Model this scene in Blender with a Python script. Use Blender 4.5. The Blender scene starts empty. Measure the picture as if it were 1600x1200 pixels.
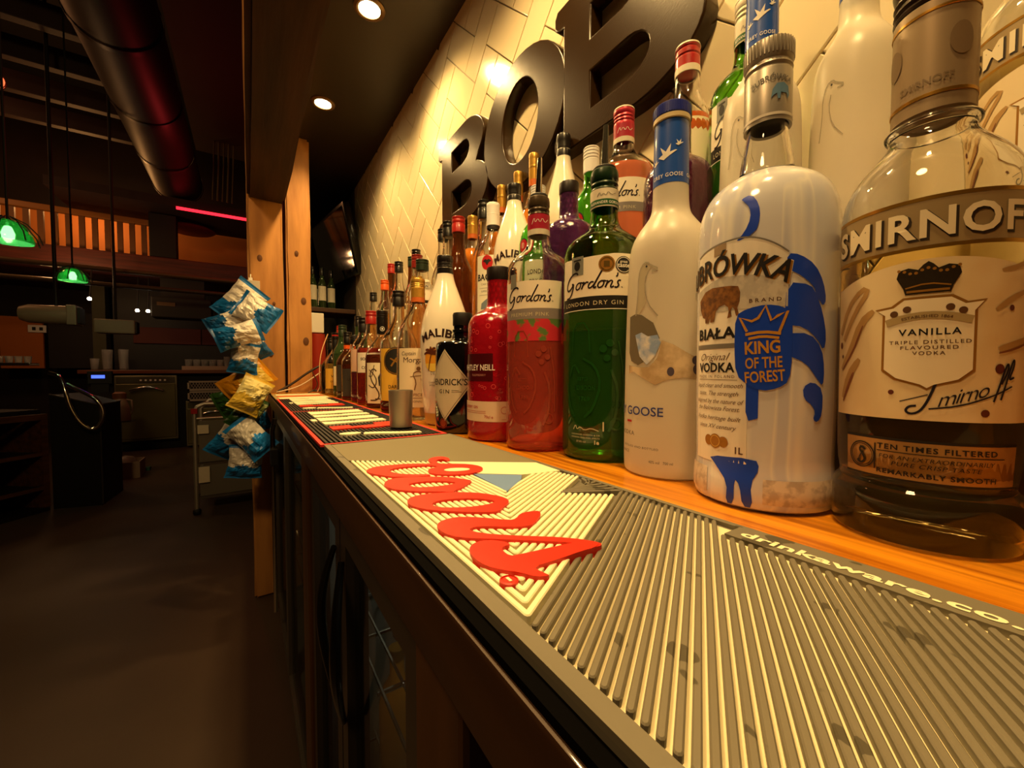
import bpy, bmesh, math, random
from mathutils import Vector, Matrix
from mathutils.geometry import tessellate_polygon
from mathutils import noise as mnoise
random.seed(7)
scene = bpy.context.scene
col = scene.collection
PI = math.pi
# ------------------------------------------------------------------ camera
cam = bpy.data.cameras.new('camera'); cam.sensor_width = 36.0; cam.lens = 630 / 1600 * 36
cam.clip_start = 0.01; cam.clip_end = 60
camo = bpy.data.objects.new('camera', cam); col.objects.link(camo)
camo.location = (0, 0, 1.0)
camo.rotation_euler = (math.radians(88.0), 0, math.radians(-33.167))
scene.camera = camo
scene.cycles.max_bounces = 20; scene.cycles.transmission_bounces = 20; scene.cycles.transparent_max_bounces = 16
# ------------------------------------------------------------------ world, exposure
w = bpy.data.worlds.new('world'); scene.world = w; w.use_nodes = True
w.node_tree.nodes['Background'].inputs[0].default_value = (1.0, 0.55, 0.25, 1)
w.node_tree.nodes['Background'].inputs[1].default_value = 0.012
vs = scene.view_settings
vs.view_transform = 'Standard'; vs.look = 'None'; vs.gamma = 1.0; vs.use_curve_mapping = False
vs.exposure = 0.4
WARM = (1.0, 0.64, 0.235)
DOWNLIGHTS = [(.262, 1.74, 19.0), (.31, 1.22, 23.0), (.20, .64, 24.0), (.20, .06, 27.0)]      # x, y, watts
FILL_LIGHTS = [  # x, y, z, watts, colour, radius : unseen point lights added for the hall; one brightens bottle fronts from the aisle
    (-2.6, 5.0, 3.2, 16, (1.0, .40, .14), .15), (-1.6, 6.9, 2.9, 14, (1.0, .46, .14), .1),
    (-1.5, 5.5, 1.95, 8, (1.0, .5, .2), .1), (-.75, .1, 2.5, 44, (1.0, .60, .24), .16), (-.25, 4.6, 2.6, 3, (1.0, .05, .05), .08)]

# ------------------------------------------------------------------ helpers
def lin(h):
    h = h.lstrip('#'); v = [int(h[i:i+2], 16) / 255 for i in (0, 2, 4)]
    return tuple(c / 12.92 if c <= .04045 else ((c + .055) / 1.055) ** 2.4 for c in v)
MATS = {}
def M(name, color=(.8, .8, .8), rough=.5, metal=0., trans=0., ior=1.45, emit=0., ecol=None, coat=0., noise=None, bump=None, alpha=1., sss=0.):
    """Principled material; noise=(colour2, scale_vec, detail, lo, hi) mixes a second colour, bump=(scale_vec, strength)."""
    if name in MATS: return MATS[name]
    if isinstance(color, str): color = lin(color)
    m = bpy.data.materials.new(name); m.use_nodes = True
    nt = m.node_tree; b = nt.nodes['Principled BSDF']
    b.inputs['Base Color'].default_value = (*color, 1)
    b.inputs['Roughness'].default_value = rough
    b.inputs['Metallic'].default_value = metal
    b.inputs['Transmission Weight'].default_value = trans
    b.inputs['IOR'].default_value = ior
    if coat: b.inputs['Coat Weight'].default_value = coat; b.inputs['Coat Roughness'].default_value = .05
    if emit:
        b.inputs['Emission Color'].default_value = (*(ecol or color), 1)
        b.inputs['Emission Strength'].default_value = emit
    def tex(scale, detail=4.):
        tc = nt.nodes.new('ShaderNodeTexCoord'); mp = nt.nodes.new('ShaderNodeMapping'); nz = nt.nodes.new('ShaderNodeTexNoise')
        mp.inputs['Scale'].default_value = scale if isinstance(scale, (tuple, list)) else (scale,) * 3
        nz.inputs['Scale'].default_value = 1.0; nz.inputs['Detail'].default_value = detail
        nt.links.new(tc.outputs['Object'], mp.inputs['Vector']); nt.links.new(mp.outputs['Vector'], nz.inputs['Vector'])
        return nz
    if noise:
        c2, sc, det, lo, hi = noise
        if isinstance(c2, str): c2 = lin(c2)
        nz = tex(sc, det); rp = nt.nodes.new('ShaderNodeValToRGB')
        rp.color_ramp.elements[0].position = lo; rp.color_ramp.elements[1].position = hi
        rp.color_ramp.elements[0].color = (*color, 1); rp.color_ramp.elements[1].color = (*c2, 1)
        nt.links.new(nz.outputs['Fac'], rp.inputs['Fac']); nt.links.new(rp.outputs['Color'], b.inputs['Base Color'])
    if bump:
        nz = tex(bump[0]); bp = nt.nodes.new('ShaderNodeBump')
        bp.inputs['Strength'].default_value = bump[1]; bp.inputs['Distance'].default_value = .002
        nt.links.new(nz.outputs['Fac'], bp.inputs['Height']); nt.links.new(bp.outputs['Normal'], b.inputs['Normal'])
    MATS[name] = m
    return m

def tag(o, label=None, cat=None, group=None, kind=None):
    if label: o['label'] = label
    if cat: o['category'] = cat
    if group: o['group'] = group
    if kind: o['kind'] = kind
    return o
def empty(name, label=None, cat=None, loc=(0, 0, 0), rz=0., group=None, kind=None):
    o = bpy.data.objects.new(name, None); col.objects.link(o); o.location = loc; o.rotation_euler = (0, 0, rz)
    o.empty_display_size = .02
    return tag(o, label, cat, group, kind)
def mk(name, V, F, mat, parent=None, loc=None, smooth=None, mids=None):
    me = bpy.data.meshes.new(name); me.from_pydata([tuple(v) for v in V], [], [tuple(f) for f in F])
    for m in (mat if isinstance(mat, (list, tuple)) else [mat]): me.materials.append(m)
    if mids:
        for p, i in zip(me.polygons, mids): p.material_index = i
    if smooth is not None:
        me.polygons.foreach_set('use_smooth', [True] * len(me.polygons))
        me.set_sharp_from_angle(angle=math.radians(smooth))
    me.update()
    return mko(name, me, parent, loc)
def mko(name, me, parent=None, loc=None):
    o = bpy.data.objects.new(name, me); col.objects.link(o)
    if parent: o.parent = parent
    if loc is not None: o.location = loc
    return o
class MB:
    def __init__(s): s.V = []; s.F = []; s.m = []
    def add(s, V, F, mid=0):
        n = len(s.V); s.V += [tuple(v) for v in V]; s.F += [tuple(i + n for i in f) for f in F]; s.m += [mid] * len(F); return s
    def box(s, x0, x1, y0, y1, z0, z1, mid=0, bev=0.):
        if bev:
            bm = bmesh.new(); bmesh.ops.create_cube(bm, size=1)
            for v in bm.verts: v.co = Vector((x0 + (v.co.x + .5) * (x1 - x0), y0 + (v.co.y + .5) * (y1 - y0), z0 + (v.co.z + .5) * (z1 - z0)))
            bmesh.ops.bevel(bm, geom=bm.edges[:], offset=bev, segments=2, affect='EDGES', profile=.6)
            s.bm(bm, mid); return s
        V = [(x, y, z) for x in (x0, x1) for y in (y0, y1) for z in (z0, z1)]
        return s.add(V, [(0, 1, 3, 2), (4, 6, 7, 5), (0, 4, 5, 1), (2, 3, 7, 6), (0, 2, 6, 4), (1, 5, 7, 3)], mid)
    def bm(s, bm, mid=0):
        bm.verts.index_update(); s.add([v.co[:] for v in bm.verts], [[v.index for v in f.verts] for f in bm.faces], mid); bm.free(); return s
    def tube(s, pts, r, n=8, mid=0, caps=True, closed=False):
        pts = [Vector(p) for p in pts]; rings = []; N = len(pts)
        ref = None
        for i, p in enumerate(pts):
            if closed: d = pts[(i + 1) % N] - pts[i - 1]
            else: d = pts[min(i + 1, N - 1)] - pts[max(i - 1, 0)]
            d.normalize()
            if ref is None: ref = Vector((0, 0, 1)) if abs(d.z) < .9 else Vector((1, 0, 0))
            a = d.cross(ref).normalized(); b = a.cross(d).normalized(); ref = b
            rr = r[i] if isinstance(r, (list, tuple)) else r
            rings.append([p + (a * math.cos(2 * PI * k / n) + b * math.sin(2 * PI * k / n)) * rr for k in range(n)])
        V = [v for ring in rings for v in ring]; F = []
        for i in range(N if closed else N - 1):
            j = (i + 1) % N
            for k in range(n): F.append((i * n + k, i * n + (k + 1) % n, j * n + (k + 1) % n, j * n + k))
        if caps and not closed: F += [tuple(range(n))[::-1], tuple((N - 1) * n + k for k in range(n))]
        return s.add(V, F, mid)
    def lathe(s, prof, n=32, mid=0, c=(0, 0, 0), mids=None):
        V = []; idx = []; F = []; mm = []
        for (r, z) in prof:
            if r < 1e-6: idx.append([len(V)]); V.append((c[0], c[1], c[2] + z))
            else:
                idx.append(list(range(len(V), len(V) + n)))
                V += [(c[0] + r * math.cos(2 * PI * k / n), c[1] + r * math.sin(2 * PI * k / n), c[2] + z) for k in range(n)]
        for i in range(len(prof) - 1):
            a, b = idx[i], idx[i + 1]
            for k in range(n):
                k2 = (k + 1) % n
                if len(a) == 1 and len(b) == 1: continue
                if len(a) == 1: f = (a[0], b[k2], b[k])
                elif len(b) == 1: f = (a[k], a[k2], b[0])
                else: f = (a[k], a[k2], b[k2], b[k])
                F.append(f); mm.append(mids[i] if mids else mid)
        n0 = len(s.V); s.V += V; s.F += [tuple(i + n0 for i in f) for f in F]; s.m += mm
        return s
    def prism(s, poly, fn, h0, h1, mid=0, holes=()):
        """poly in 2D, fn(u,v,h)->3D; solid between h0 and h1"""
        loops = [list(poly)] + [list(h) for h in holes]
        flat = [p for l in loops for p in l]
        tris = tessellate_polygon([[Vector((p[0], p[1], 0)) for p in l] for l in loops])
        n = len(flat); V = [fn(p[0], p[1], h0) for p in flat] + [fn(p[0], p[1], h1) for p in flat]
        F = [tuple(t)[::-1] for t in tris] + [tuple(i + n for i in t) for t in tris]; o = 0
        for l in loops:
            k = len(l)
            for i in range(k): F.append((o + i, o + (i + 1) % k, o + (i + 1) % k + n, o + i + n))
            o += k
        return s.add(V, F, mid)
    def build(s, name, mat, parent=None, loc=None, smooth=None):
        return mk(name, s.V, s.F, mat, parent, loc, smooth, s.m if isinstance(mat, (list, tuple)) else None)
def fixn(o):
    bm = bmesh.new(); bm.from_mesh(o.data); bmesh.ops.recalc_face_normals(bm, faces=bm.faces[:]); bm.to_mesh(o.data); bm.free(); return o
def chaikin(p, it=1, closed=False):
    for _ in range(it):
        q = [] if closed else [p[0]]
        for i in range(len(p) if closed else len(p) - 1):
            a, b = p[i], p[(i + 1) % len(p)]
            q.append(tuple(.75 * x + .25 * y for x, y in zip(a, b))); q.append(tuple(.25 * x + .75 * y for x, y in zip(a, b)))
        if not closed: q.append(p[-1])
        p = q
    return p
def arc(cx, cy, r, a0, a1, n=12, ry=None):
    ry = r if ry is None else ry
    return [(cx + r * math.cos(math.radians(a0 + (a1 - a0) * i / n)), cy + ry * math.sin(math.radians(a0 + (a1 - a0) * i / n))) for i in range(n + 1)]
def clip(poly, a, b, c):
    """keep a*x+b*y<=c"""
    out = []
    for i in range(len(poly)):
        p, q = poly[i], poly[(i + 1) % len(poly)]
        dp = a * p[0] + b * p[1] - c; dq = a * q[0] + b * q[1] - c
        if dp <= 0: out.append(p)
        if (dp < 0 < dq) or (dq < 0 < dp):
            t = dp / (dp - dq); out.append((p[0] + t * (q[0] - p[0]), p[1] + t * (q[1] - p[1])))
    return out

# ------------------------------------------------------------------ flat shapes (2D, millimetres) for print on bottles
TXT = {}
def text(s, x, y, h, bold=0., shear=0., sp=1., width=None, rot=0., arcr=None, al='C'):
    """lettering, cap height h mm, centred at x, baseline y"""
    key = (s, bold, shear, sp)
    if key not in TXT:
        cu = bpy.data.curves.new('t', 'FONT'); cu.body = s; cu.size = 1; cu.offset = bold; cu.shear = shear; cu.space_character = sp
        cu.resolution_u = 3; o = bpy.data.objects.new('t', cu); me = o.to_mesh()
        TXT[key] = ([(v.co.x, v.co.y) for v in me.vertices], [tuple(p.vertices) for p in me.polygons])
        o.to_mesh_clear(); bpy.data.objects.remove(o); bpy.data.curves.remove(cu)
    V, F = TXT[key]
    if not V: return ([], [])
    k = h / .73; x0 = min(v[0] for v in V); x1 = max(v[0] for v in V)
    kx = k if width is None else width / max(1e-6, x1 - x0)
    mx = (x0 + x1) / 2 if al == 'C' else x0
    P = [((v[0] - mx) * kx, v[1] * k) for v in V]
    if arcr:  # bend along a circle, + = hill
        Q = []
        for (u, v) in P:
            a = u / arcr; Q.append(((arcr + v) * math.sin(a), (arcr + v) * math.cos(a) - arcr))
        P = Q
    c, sn = math.cos(math.radians(rot)), math.sin(math.radians(rot))
    return ([(x + u * c - v * sn, y + u * sn + v * c) for u, v in P], F)
def rect(x0, y0, x1, y1): return ([(x0, y0), (x1, y0), (x1, y1), (x0, y1)], [(0, 1, 2, 3)])
def poly(p, holes=()):
    loops = [list(p)] + [list(h) for h in holes]; flat = [q for l in loops for q in l]
    t = tessellate_polygon([[Vector((q[0], q[1], 0)) for q in l] for l in loops])
    return (flat, [tuple(i) for i in t])
def disc(x, y, r, ry=None, n=20): return (arc(x, y, r, 0, 360 - 360 / n, n - 1, ry), [tuple(range(n))])
def ring(x, y, r, w_, ry=None, n=24):
    a = arc(x, y, r, 0, 360, n, ry); b = arc(x, y, r - w_, 0, 360, n, (ry or r) - w_)
    return (a + b, [(i, i + 1, n + 2 + i, n + 1 + i) for i in range(n)])
def stroke(p, w_, sm=1, taper=False, closed=False):
    p = chaikin(list(p), sm, closed) if sm else list(p)
    if closed: p = p + [p[0]]
    V = []; n = len(p)
    for i in range(n):
        a, b = p[max(i - 1, 0)], p[min(i + 1, n - 1)]
        if closed and i in (0, n - 1): a, b = p[-2], p[1]
        d = Vector((b[0] - a[0], b[1] - a[1])); d = d.normalized() if d.length > 1e-9 else Vector((1, 0))
        ww = w_ * (math.sin(PI * (i + .6) / (n + .2)) ** .6 if taper else 1) / 2
        V += [(p[i][0] - d.y * ww, p[i][1] + d.x * ww), (p[i][0] + d.y * ww, p[i][1] - d.x * ww)]
    return (V, [(2 * i, 2 * i + 1, 2 * i + 3, 2 * i + 2) for i in range(n - 1)])
def cut2d(shapes, du, dv):
    bm = bmesh.new()
    for V, F in shapes:
        vs_ = [bm.verts.new((v[0], v[1], 0)) for v in V]
        for f in F:
            try: bm.faces.new([vs_[i] for i in f])
            except ValueError: pass
    if not bm.verts: return [], []
    for ax, d in ((0, du), (1, dv)):
        if not d: continue
        lo = min(v.co[ax] for v in bm.verts); hi = max(v.co[ax] for v in bm.verts)
        k = math.ceil(lo / d + 1e-6)
        while k * d < hi - 1e-6:
            co = [0, 0, 0]; co[ax] = k * d; no = [0, 0, 0]; no[ax] = 1
            bmesh.ops.bisect_plane(bm, geom=bm.verts[:] + bm.edges[:] + bm.faces[:], plane_co=co, plane_no=no); k += 1
    bm.verts.index_update()
    r = ([(v.co.x, v.co.y) for v in bm.verts], [[v.index for v in f.verts] for f in bm.faces]); bm.free()
    return r

# ------------------------------------------------------------------ bottles
class Bottle:
    """lathed bottle; profile in mm; local -Y is the side turned to the viewer side (face)"""
    def __init__(s, name, label, loc, prof, glass, face=0., rs=1., zs=1., th=2.4, liq=None, level=0., cat='bottle', group=None, n=40, sm=1, seglen=None, solid=False):
        s.prof = [(r * rs / 1000, z * zs / 1000) for r, z in chaikin(prof, sm)]
        s.rs, s.zs = rs, zs
        phi = math.atan2(-loc[1], -loc[0]) + math.radians(face)
        s.root = empty(name, label, cat, loc, phi + PI / 2, group)
        P = s.prof
        if solid:
            MB().lathe([(0, P[0][1])] + P + [(0, P[-1][1])], n).build('glass_body', glass, s.root, smooth=35)
        else:
            t = th / 1000; inner = []
            for i, (r, z) in enumerate(P):
                if z < .006: continue
                inner.append((max(r - t, .002), z))
            inner = [(max(inner[0][0] - .004, .002), .0055)] + inner
            if not liq:
                prof2 = [(0, .0015), (P[0][0] * .8, P[0][1] + .0005)] + P + inner[::-1] + [(0, .0065)]
                MB().lathe(prof2, n).build('glass_body', glass, s.root, smooth=35)
            else:   # filled part is solid up to the liquid level, empty part above is a hollow shell
                L = level * zs / 1000; eps_ = .00008
                def split(Q):
                    lo_ = [q for q in Q if q[1] <= L]; hi_ = [q for q in Q if q[1] > L]
                    a, c = lo_[-1], hi_[0]; k = (L - a[1]) / (c[1] - a[1]); rr = a[0] + (c[0] - a[0]) * k
                    return lo_ + [(rr, L - eps_)], [(rr, L + eps_)] + hi_
                lo_o, hi_o = split(P); lo_i, hi_i = split(inner)
                MB().lathe([(0, .0015), (P[0][0] * .8, P[0][1] + .0005)] + lo_o + [(0, L - eps_)], n).build('liquid', liq, s.root, smooth=35)
                MB().lathe(hi_o + hi_i[::-1] + [hi_o[0]], n).build('glass_body', glass, s.root, smooth=35)
    def R(s, z):
        P = s.prof
        for a, b in zip(P, P[1:]):
            if a[1] <= z <= b[1] and b[1] > a[1]: return a[0] + (b[0] - a[0]) * (z - a[1]) / (b[1] - a[1])
        return P[-1][0] if z > P[-1][1] else P[0][0]
    def dec(s, name, mat, shapes, eps=.4, r=None, dv=None, du=3.5, label=None, parent=None):
        """print or paper wrapped on the glass; shapes in mm (u from the facing line, v height)"""
        V2, F = cut2d(shapes, du, dv)
        if not V2: return None
        V = []
        for u, v in V2:
            z = v * s.zs / 1000; rr = (r * s.rs / 1000 if r else s.R(z))
            r0 = (r * s.rs / 1000) if r else max(s.R(z), .004)
            a = (u * s.rs / 1000) / (s.rref if hasattr(s, 'rref') and not r else r0) - PI / 2; rr += eps / 1000
            V.append((rr * math.cos(a), rr * math.sin(a), z))
        o = mk(name, V, F, mat, parent or s.root, smooth=40)
        if label: o['label'] = label
        return o
    def lat(s, name, mat, prof, n=32, smooth=30, label=None, parent=None, mids=None):
        o = MB().lathe([(r * s.rs / 1000, z * s.zs / 1000) for r, z in prof], n, mids=mids).build(name, mat, parent or s.root, smooth=smooth)
        if label: o['label'] = label
        return o
    def cap(s, mat, r, z0, z1, ridges=0, name='cap', rim=None, top=None):
        p = [(0, z0), (r * .92, z0), (r, z0 + .6)]
        if ridges:
            h = (z1 - z0) * .5; zz = z1 - h
            for i in range(ridges):
                a = zz + h * i / ridges; d = h / ridges
                p += [(r, a + d * .12), (r * .94, a + d * .3), (r * .94, a + d * .42), (r, a + d * .6)]
        p += [(r, z1 - .8), (r * .95, z1), (0, z1)]
        return s.lat(name, mat, p)
    def pourer(s, z, mat, mat2, lean=(0, 0), h=36):
        s.lat('pourer_collar', mat2, [(0, z), (13, z), (13, z + 3), (11.5, z + 4.5), (5, z + 6), (0, z + 6)])
        b = MB().tube([(0, 0, (z + 5) * s.zs / 1000), (lean[0] * .3, lean[1] * .3, (z + h * .4) * s.zs / 1000), (lean[0], lean[1], (z + h) * s.zs / 1000)], [.0045, .004, .003], 12)
        b.build('pourer_spout', mat, s.root, smooth=40)

# ------------------------------------------------------------------ materials
wood_post = M('aged_timber', '#b98141', .62, noise=('#8a5722', (16, 16, 2.6), 9, .40, .75), bump=((45, 45, 6), .7))
wood_dark = M('dark_stained_wood', '#4a2d14', .5, noise=('#3c2410', (40, 3, 40), 6, .35, .7), bump=((90, 6, 90), .2), coat=.1)
wood_top = M('varnished_oak_top', '#e8951c', .3, noise=('#a85c0c', (160, 5, 40), 6, .38, .66), coat=.5)
wood_red = M('red_brown_timber', '#5a2416', .5, noise=('#35140c', (3, 20, 30), 5, .35, .7))
black_gloss = M('black_gloss', '#0a0908', .22, coat=.4)
black_matte = M('black_matte', '#0b0a09', .6)
steel = M('brushed_steel', '#cfc6b4', .45, .85, bump=((8, 400, 8), .06))
steel_dark = M('worn_steel', '#7c766c', .4, .9)
tile_m = M('white_glazed_tile', '#ecdcba', .13, coat=.6, noise=('#e8d8b4', (6, 6, 6), 3, .3, .7))
grout_m = M('grey_grout', '#a59c8a', .85)
ceil_m = M('black_painted_ceiling', '#2a2116', .42)
floor_m = M('dark_vinyl_floor', '#4a3a2c', .5, noise=('#3a2c20', (1.2, 1.2, 1), 5, .35, .7), bump=((220, 220, 4), .12))
glass_c = M('clear_glass', (.97, .97, .95), .0, trans=1., ior=1.47)
glass_thin = bpy.data.materials.new('fridge_glass'); MATS['fridge_glass'] = glass_thin; glass_thin.use_nodes = True
_n = glass_thin.node_tree; _n.nodes.remove(_n.nodes['Principled BSDF']); _t = _n.nodes.new('ShaderNodeBsdfTransparent'); _g = _n.nodes.new('ShaderNodeBsdfGlossy'); _x = _n.nodes.new('ShaderNodeMixShader')
_t.inputs[0].default_value = (.72, .75, .73, 1); _g.inputs['Roughness'].default_value = .06;
_x.inputs[0].default_value = .2; _n.links.new(_t.outputs[0], _x.inputs[1]); _n.links.new(_g.outputs[0], _x.inputs[2]); _n.links.new(_x.outputs[0], _n.nodes['Material Output'].inputs[0])
paper = M('label_paper', '#efe6d2', .55)
paper_cream = M('label_cream', '#e9dcbc', .55)
ink = M('black_ink', '#141010', .5)
gold = M('gold_foil', '#b98a35', .3, .85)
silver = M('silver_foil', '#b9b4aa', .3, .85)
chrome = M('chrome', '#d8d4cc', .12, 1.)
white_pl = M('white_plastic', '#e8e2d6', .45)

# ------------------------------------------------------------------ the setting
CT = .90            # counter height
CEIL = 2.035        # black ceiling over the back bar
WX = .53            # tiled wall
f = MB().box(-6, .6, -1.5, 9, -.06, 0).build('floor', floor_m); tag(f, kind='structure')
# tiled wall: backing plus each herringbone tile
wall = MB().box(WX + .006, WX + .12, -1.2, 2.46, 0, CEIL + .05).build('wall_back', grout_m); tag(wall, kind='structure')
TL, TW, GAP = .174, .087, .0024
def tile_fn(u, v, h): return (WX + .006 - h, u, v)
def tile_poly(cx, cy, a, L, W):
    c, s_ = math.cos(a), math.sin(a); hl, hw = (L - GAP) / 2, (W - GAP) / 2
    return [(cx + x * c - y * s_, cy + x * s_ + y * c) for x, y in ((-hl, -hw), (hl, -hw), (hl, hw), (-hl, hw))]
tile_mesh = {}
ntile = 0
TY0, TZ0 = 1.0557, 1.8393
r2 = math.sqrt(.5)
for i in range(-50, 51):
    for j in range(-30, 31):
        for k in (0, 1):
            # herringbone cell in the tilted frame
            if k == 0: cx, cy, a = i * TW + j * TW * 2 + TL / 2, i * TW - 0 * TW + j * -2 * TW + TW / 2, 0
            else: cx, cy, a = i * TW + j * TW * 2 + TW / 2 - 0 * TW, i * TW + j * -2 * TW + TW + TL / 2, PI / 2
            X = TY0 + (cx - cy) * r2; Z = TZ0 + (cx + cy) * r2; aa = a + PI / 4
            if X < -1.2 or X > 2.6 or Z < .8 or Z > 2.2: continue
            pl = tile_poly(X, Z, aa, TL, TW); full = list(pl)
            for (A, B, C_) in ((1, 0, 2.455), (-1, 0, .85), (0, 1, CEIL), (0, -1, -.92)): pl = clip(pl, A, B, C_)
            if len(pl) < 3: continue
            area = abs(sum(p[0] * q[1] - q[0] * p[1] for p, q in zip(pl, pl[1:] + pl[:1]))) / 2
            if area < 3e-4: continue
            if len(pl) == 4 and abs(area - (TL - GAP) * (TW - GAP)) < 1e-6:
                if k not in tile_mesh:
                    bm = bmesh.new(); vs0 = [bm.verts.new((0, p[0] - X, p[1] - Z)) for p in full]; fc = bm.faces.new(vs0)
                    ex = bmesh.ops.extrude_face_region(bm, geom=[fc]); nv = [v for v in ex['geom'] if isinstance(v, bmesh.types.BMVert)]
                    for v in nv: v.co.x -= .007
                    bmesh.ops.recalc_face_normals(bm, faces=bm.faces[:])
                    fr = [e for e in bm.edges if all(v.co.x < -.005 for v in e.verts)]
                    bmesh.ops.bevel(bm, geom=fr, offset=.0014, segments=2, affect='EDGES', profile=.5)
                    me = bpy.data.meshes.new('tile'); bm.to_mesh(me); bm.free(); me.materials.append(tile_m)
                    tile_mesh[k] = me
                o = mko('tile', tile_mesh[k], wall, (WX + .0065 + random.uniform(0, .0006), X, Z))
                o.rotation_euler = (0, random.uniform(-.0007, .0007), random.uniform(-.0007, .0007))
            else:
                fixn(MB().prism(pl, tile_fn, 0, .0065).build('tile', tile_m, wall))
            ntile += 1
wb = MB().box(WX + .0, WX + .12, 2.462, 3.2, 0, CEIL + .05).build('wall_side', M('dark_grey_wall', '#3a362c', .6)); tag(wb, kind='structure')
we = MB().box(.12, WX, 3.1, 3.2, 0, CEIL + .05).build('wall_end', M('dark_grey_wall')); tag(we, kind='structure')
ce = MB().box(.155, .66, -1.2, 3.2, CEIL, CEIL + .08).build('ceiling', ceil_m); tag(ce, kind='structure')
# hall shell, dim
hall_m = M('dark_hall_paint', '#2c1a12', .7, noise=('#1c100b', (1.5, 1.5, 1.5), 4, .35, .7))
for n_, bx in (('wall_far', (-6, .6, 8.0, 8.1, 0, 4.6)), ('wall_left', (-6.1, -6, -1.5, 8.1, 0, 4.6)), ('wall_right', (.535, .6, 3.2, 8.0, 0, 4.6)),
               ('wall_behind', (-6, .66, -1.6, -1.5, 0, 4.6))):
    tag(MB().box(*bx).build(n_, hall_m), kind='structure')
tag(MB().box(-6, .66, -1.5, 8.1, 4.6, 4.7).build('ceiling_hall', M('black_hall_ceiling', '#0e0907', .8)), kind='structure')

# downlights: real lamps in the black ceiling
for i, (x, y, wt) in enumerate(DOWNLIGHTS):
    lb = ['recessed ceiling downlight nearest the timber post', 'bright recessed downlight in the black ceiling at the top of the picture',
          'recessed downlight above the metal letters', 'recessed downlight above the nearest bottles'][i]
    d = empty('downlight', lb, 'downlight', (x, y, CEIL), 0, 'recessed ceiling downlights')
    MB().lathe([(.030, .004), (.030, -.006), (.036, -.0075), (.043, -.004), (.044, 0), (.030, .004)], 28).build('trim_ring', M('bronze_trim', '#6a5030', .35, .6), d, smooth=40)
    MB().lathe([(0, -.002), (.029, -.002), (.029, .001), (0, .001)], 24).build('lamp', M('lamp_glow', (1, .8, .45), .5, emit=55, ecol=(1, .74, .34)), d)
    ld = bpy.data.lights.new('downlight_lamp', 'SPOT'); ld.energy = wt; ld.color = WARM; ld.spot_size = math.radians(146); ld.spot_blend = .7; ld.shadow_soft_size = .028
    lo = bpy.data.objects.new('downlight_lamp', ld); col.objects.link(lo); lo.parent = d; lo.location = (0, 0, -.012)
for (x, y, z, e_, c_, r_) in FILL_LIGHTS:
    ld = bpy.data.lights.new('fill_light', 'POINT'); ld.energy = e_; ld.color = c_; ld.shadow_soft_size = r_
    lo = bpy.data.objects.new('fill_light', ld); col.objects.link(lo); lo.location = (x, y, z)

# timber posts and beam
def timber(name, label, x0, x1, y0, y1, z0, z1, cat, seed, mat=wood_post, bev=.008):
    rnd = random.Random(seed); bm = bmesh.new(); bmesh.ops.create_cube(bm, size=1)
    for v in bm.verts: v.co = Vector((x0 + (v.co.x + .5) * (x1 - x0), y0 + (v.co.y + .5) * (y1 - y0), z0 + (v.co.z + .5) * (z1 - z0)))
    bmesh.ops.bevel(bm, geom=bm.edges[:], offset=bev, segments=2, affect='EDGES')
    ax = max(range(3), key=lambda a: (x1 - x0, y1 - y0, z1 - z0)[a]); lo = (x0, y0, z0)[ax]; hi = (x1, y1, z1)[ax]
    for k in range(1, 16):
        co = [0, 0, 0]; no = [0, 0, 0]; co[ax] = lo + (hi - lo) * k / 16; no[ax] = 1
        bmesh.ops.bisect_plane(bm, geom=bm.verts[:] + bm.edges[:] + bm.faces[:], plane_co=co, plane_no=no)
    for v in bm.verts:
        for a in range(3):
            if a != ax: v.co[a] += rnd.uniform(-.0022, .0022)
    o = MB().bm(bm).build(name, mat, smooth=30); tag(o, label, cat)
    return o
post1 = timber('timber_post', 'wide aged timber post behind the hanging crisp packets', .006, .139, 2.06, 2.22, 0, CEIL + .6, 'post', 1)
post2 = timber('timber_post', 'narrow aged timber post beside the dark crack, nearest the wine bottles', .149, .247, 2.05, 2.2, 0, CEIL, 'post', 2)
for (x, z, r_, p_, yy) in ((.215, 1.31, .011, post2, 2.0485), (.222, 1.13, .012, post2, 2.0485), (.19, 1.52, .008, post2, 2.0485), (.10, 1.29, .006, post1, 2.0585), (.05, 1.48, .010, post1, 2.0585), (.085, 1.07, .009, post1, 2.0585)):
    k_ = MB().lathe([(0, .0025), (r_ * .5, .002), (r_, 0), (0, -.004)], 12).build('knot', M('dark_knot', '#5a3312', .7), p_, (x, yy, z), smooth=60); k_.rotation_euler = (PI / 2, 0, 0); k_.scale = (1, 1.5, 1)
beam = timber('timber_beam', 'dark aged overhead timber beam running up to the posts', .008, .150, -.6, 2.055, 1.725, 2.06, 'beam', 3, M('beam_timber', '#43260e', .7, noise=('#1f0f04', (20, 2.0, 20), 8, .35, .7), bump=((60, 5, 60), .5)), bev=.012)

# ------------------------------------------------------------------ back bar counter
ctr = empty('bar_counter', 'wooden back bar counter with dark front rail under the bottles', 'counter', (0, 0, 0))
MB().box(.078, WX - .001, -.9, 2.045, CT - .035, CT).build('worktop', wood_top, ctr)
bm = MB().box(.0695, .0775, -.9, 2.045, CT - .042, CT - .003, bev=.0025).build('front_rail', wood_dark, ctr, smooth=40)
MB().box(.0715, .0778, -.9, 2.045, CT - .003, CT + .0005).build('rubber_lip', M('black_lip', '#050404', .9), ctr); MATS['black_lip'].node_tree.nodes['Principled BSDF'].inputs['Specular IOR Level'].default_value = .05
# step shelf the rear row stands on
TIER = .15
stp = empty('bottle_step', 'dark raised step shelf carrying the back row of bottles', 'shelf', (0, 0, 0))
MB().box(.397, WX - .001, -.9, 1.75, CT + .0005, CT + TIER).build('step_block', M('dark_step_wood', '#2a1a0e', .5), stp)
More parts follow.
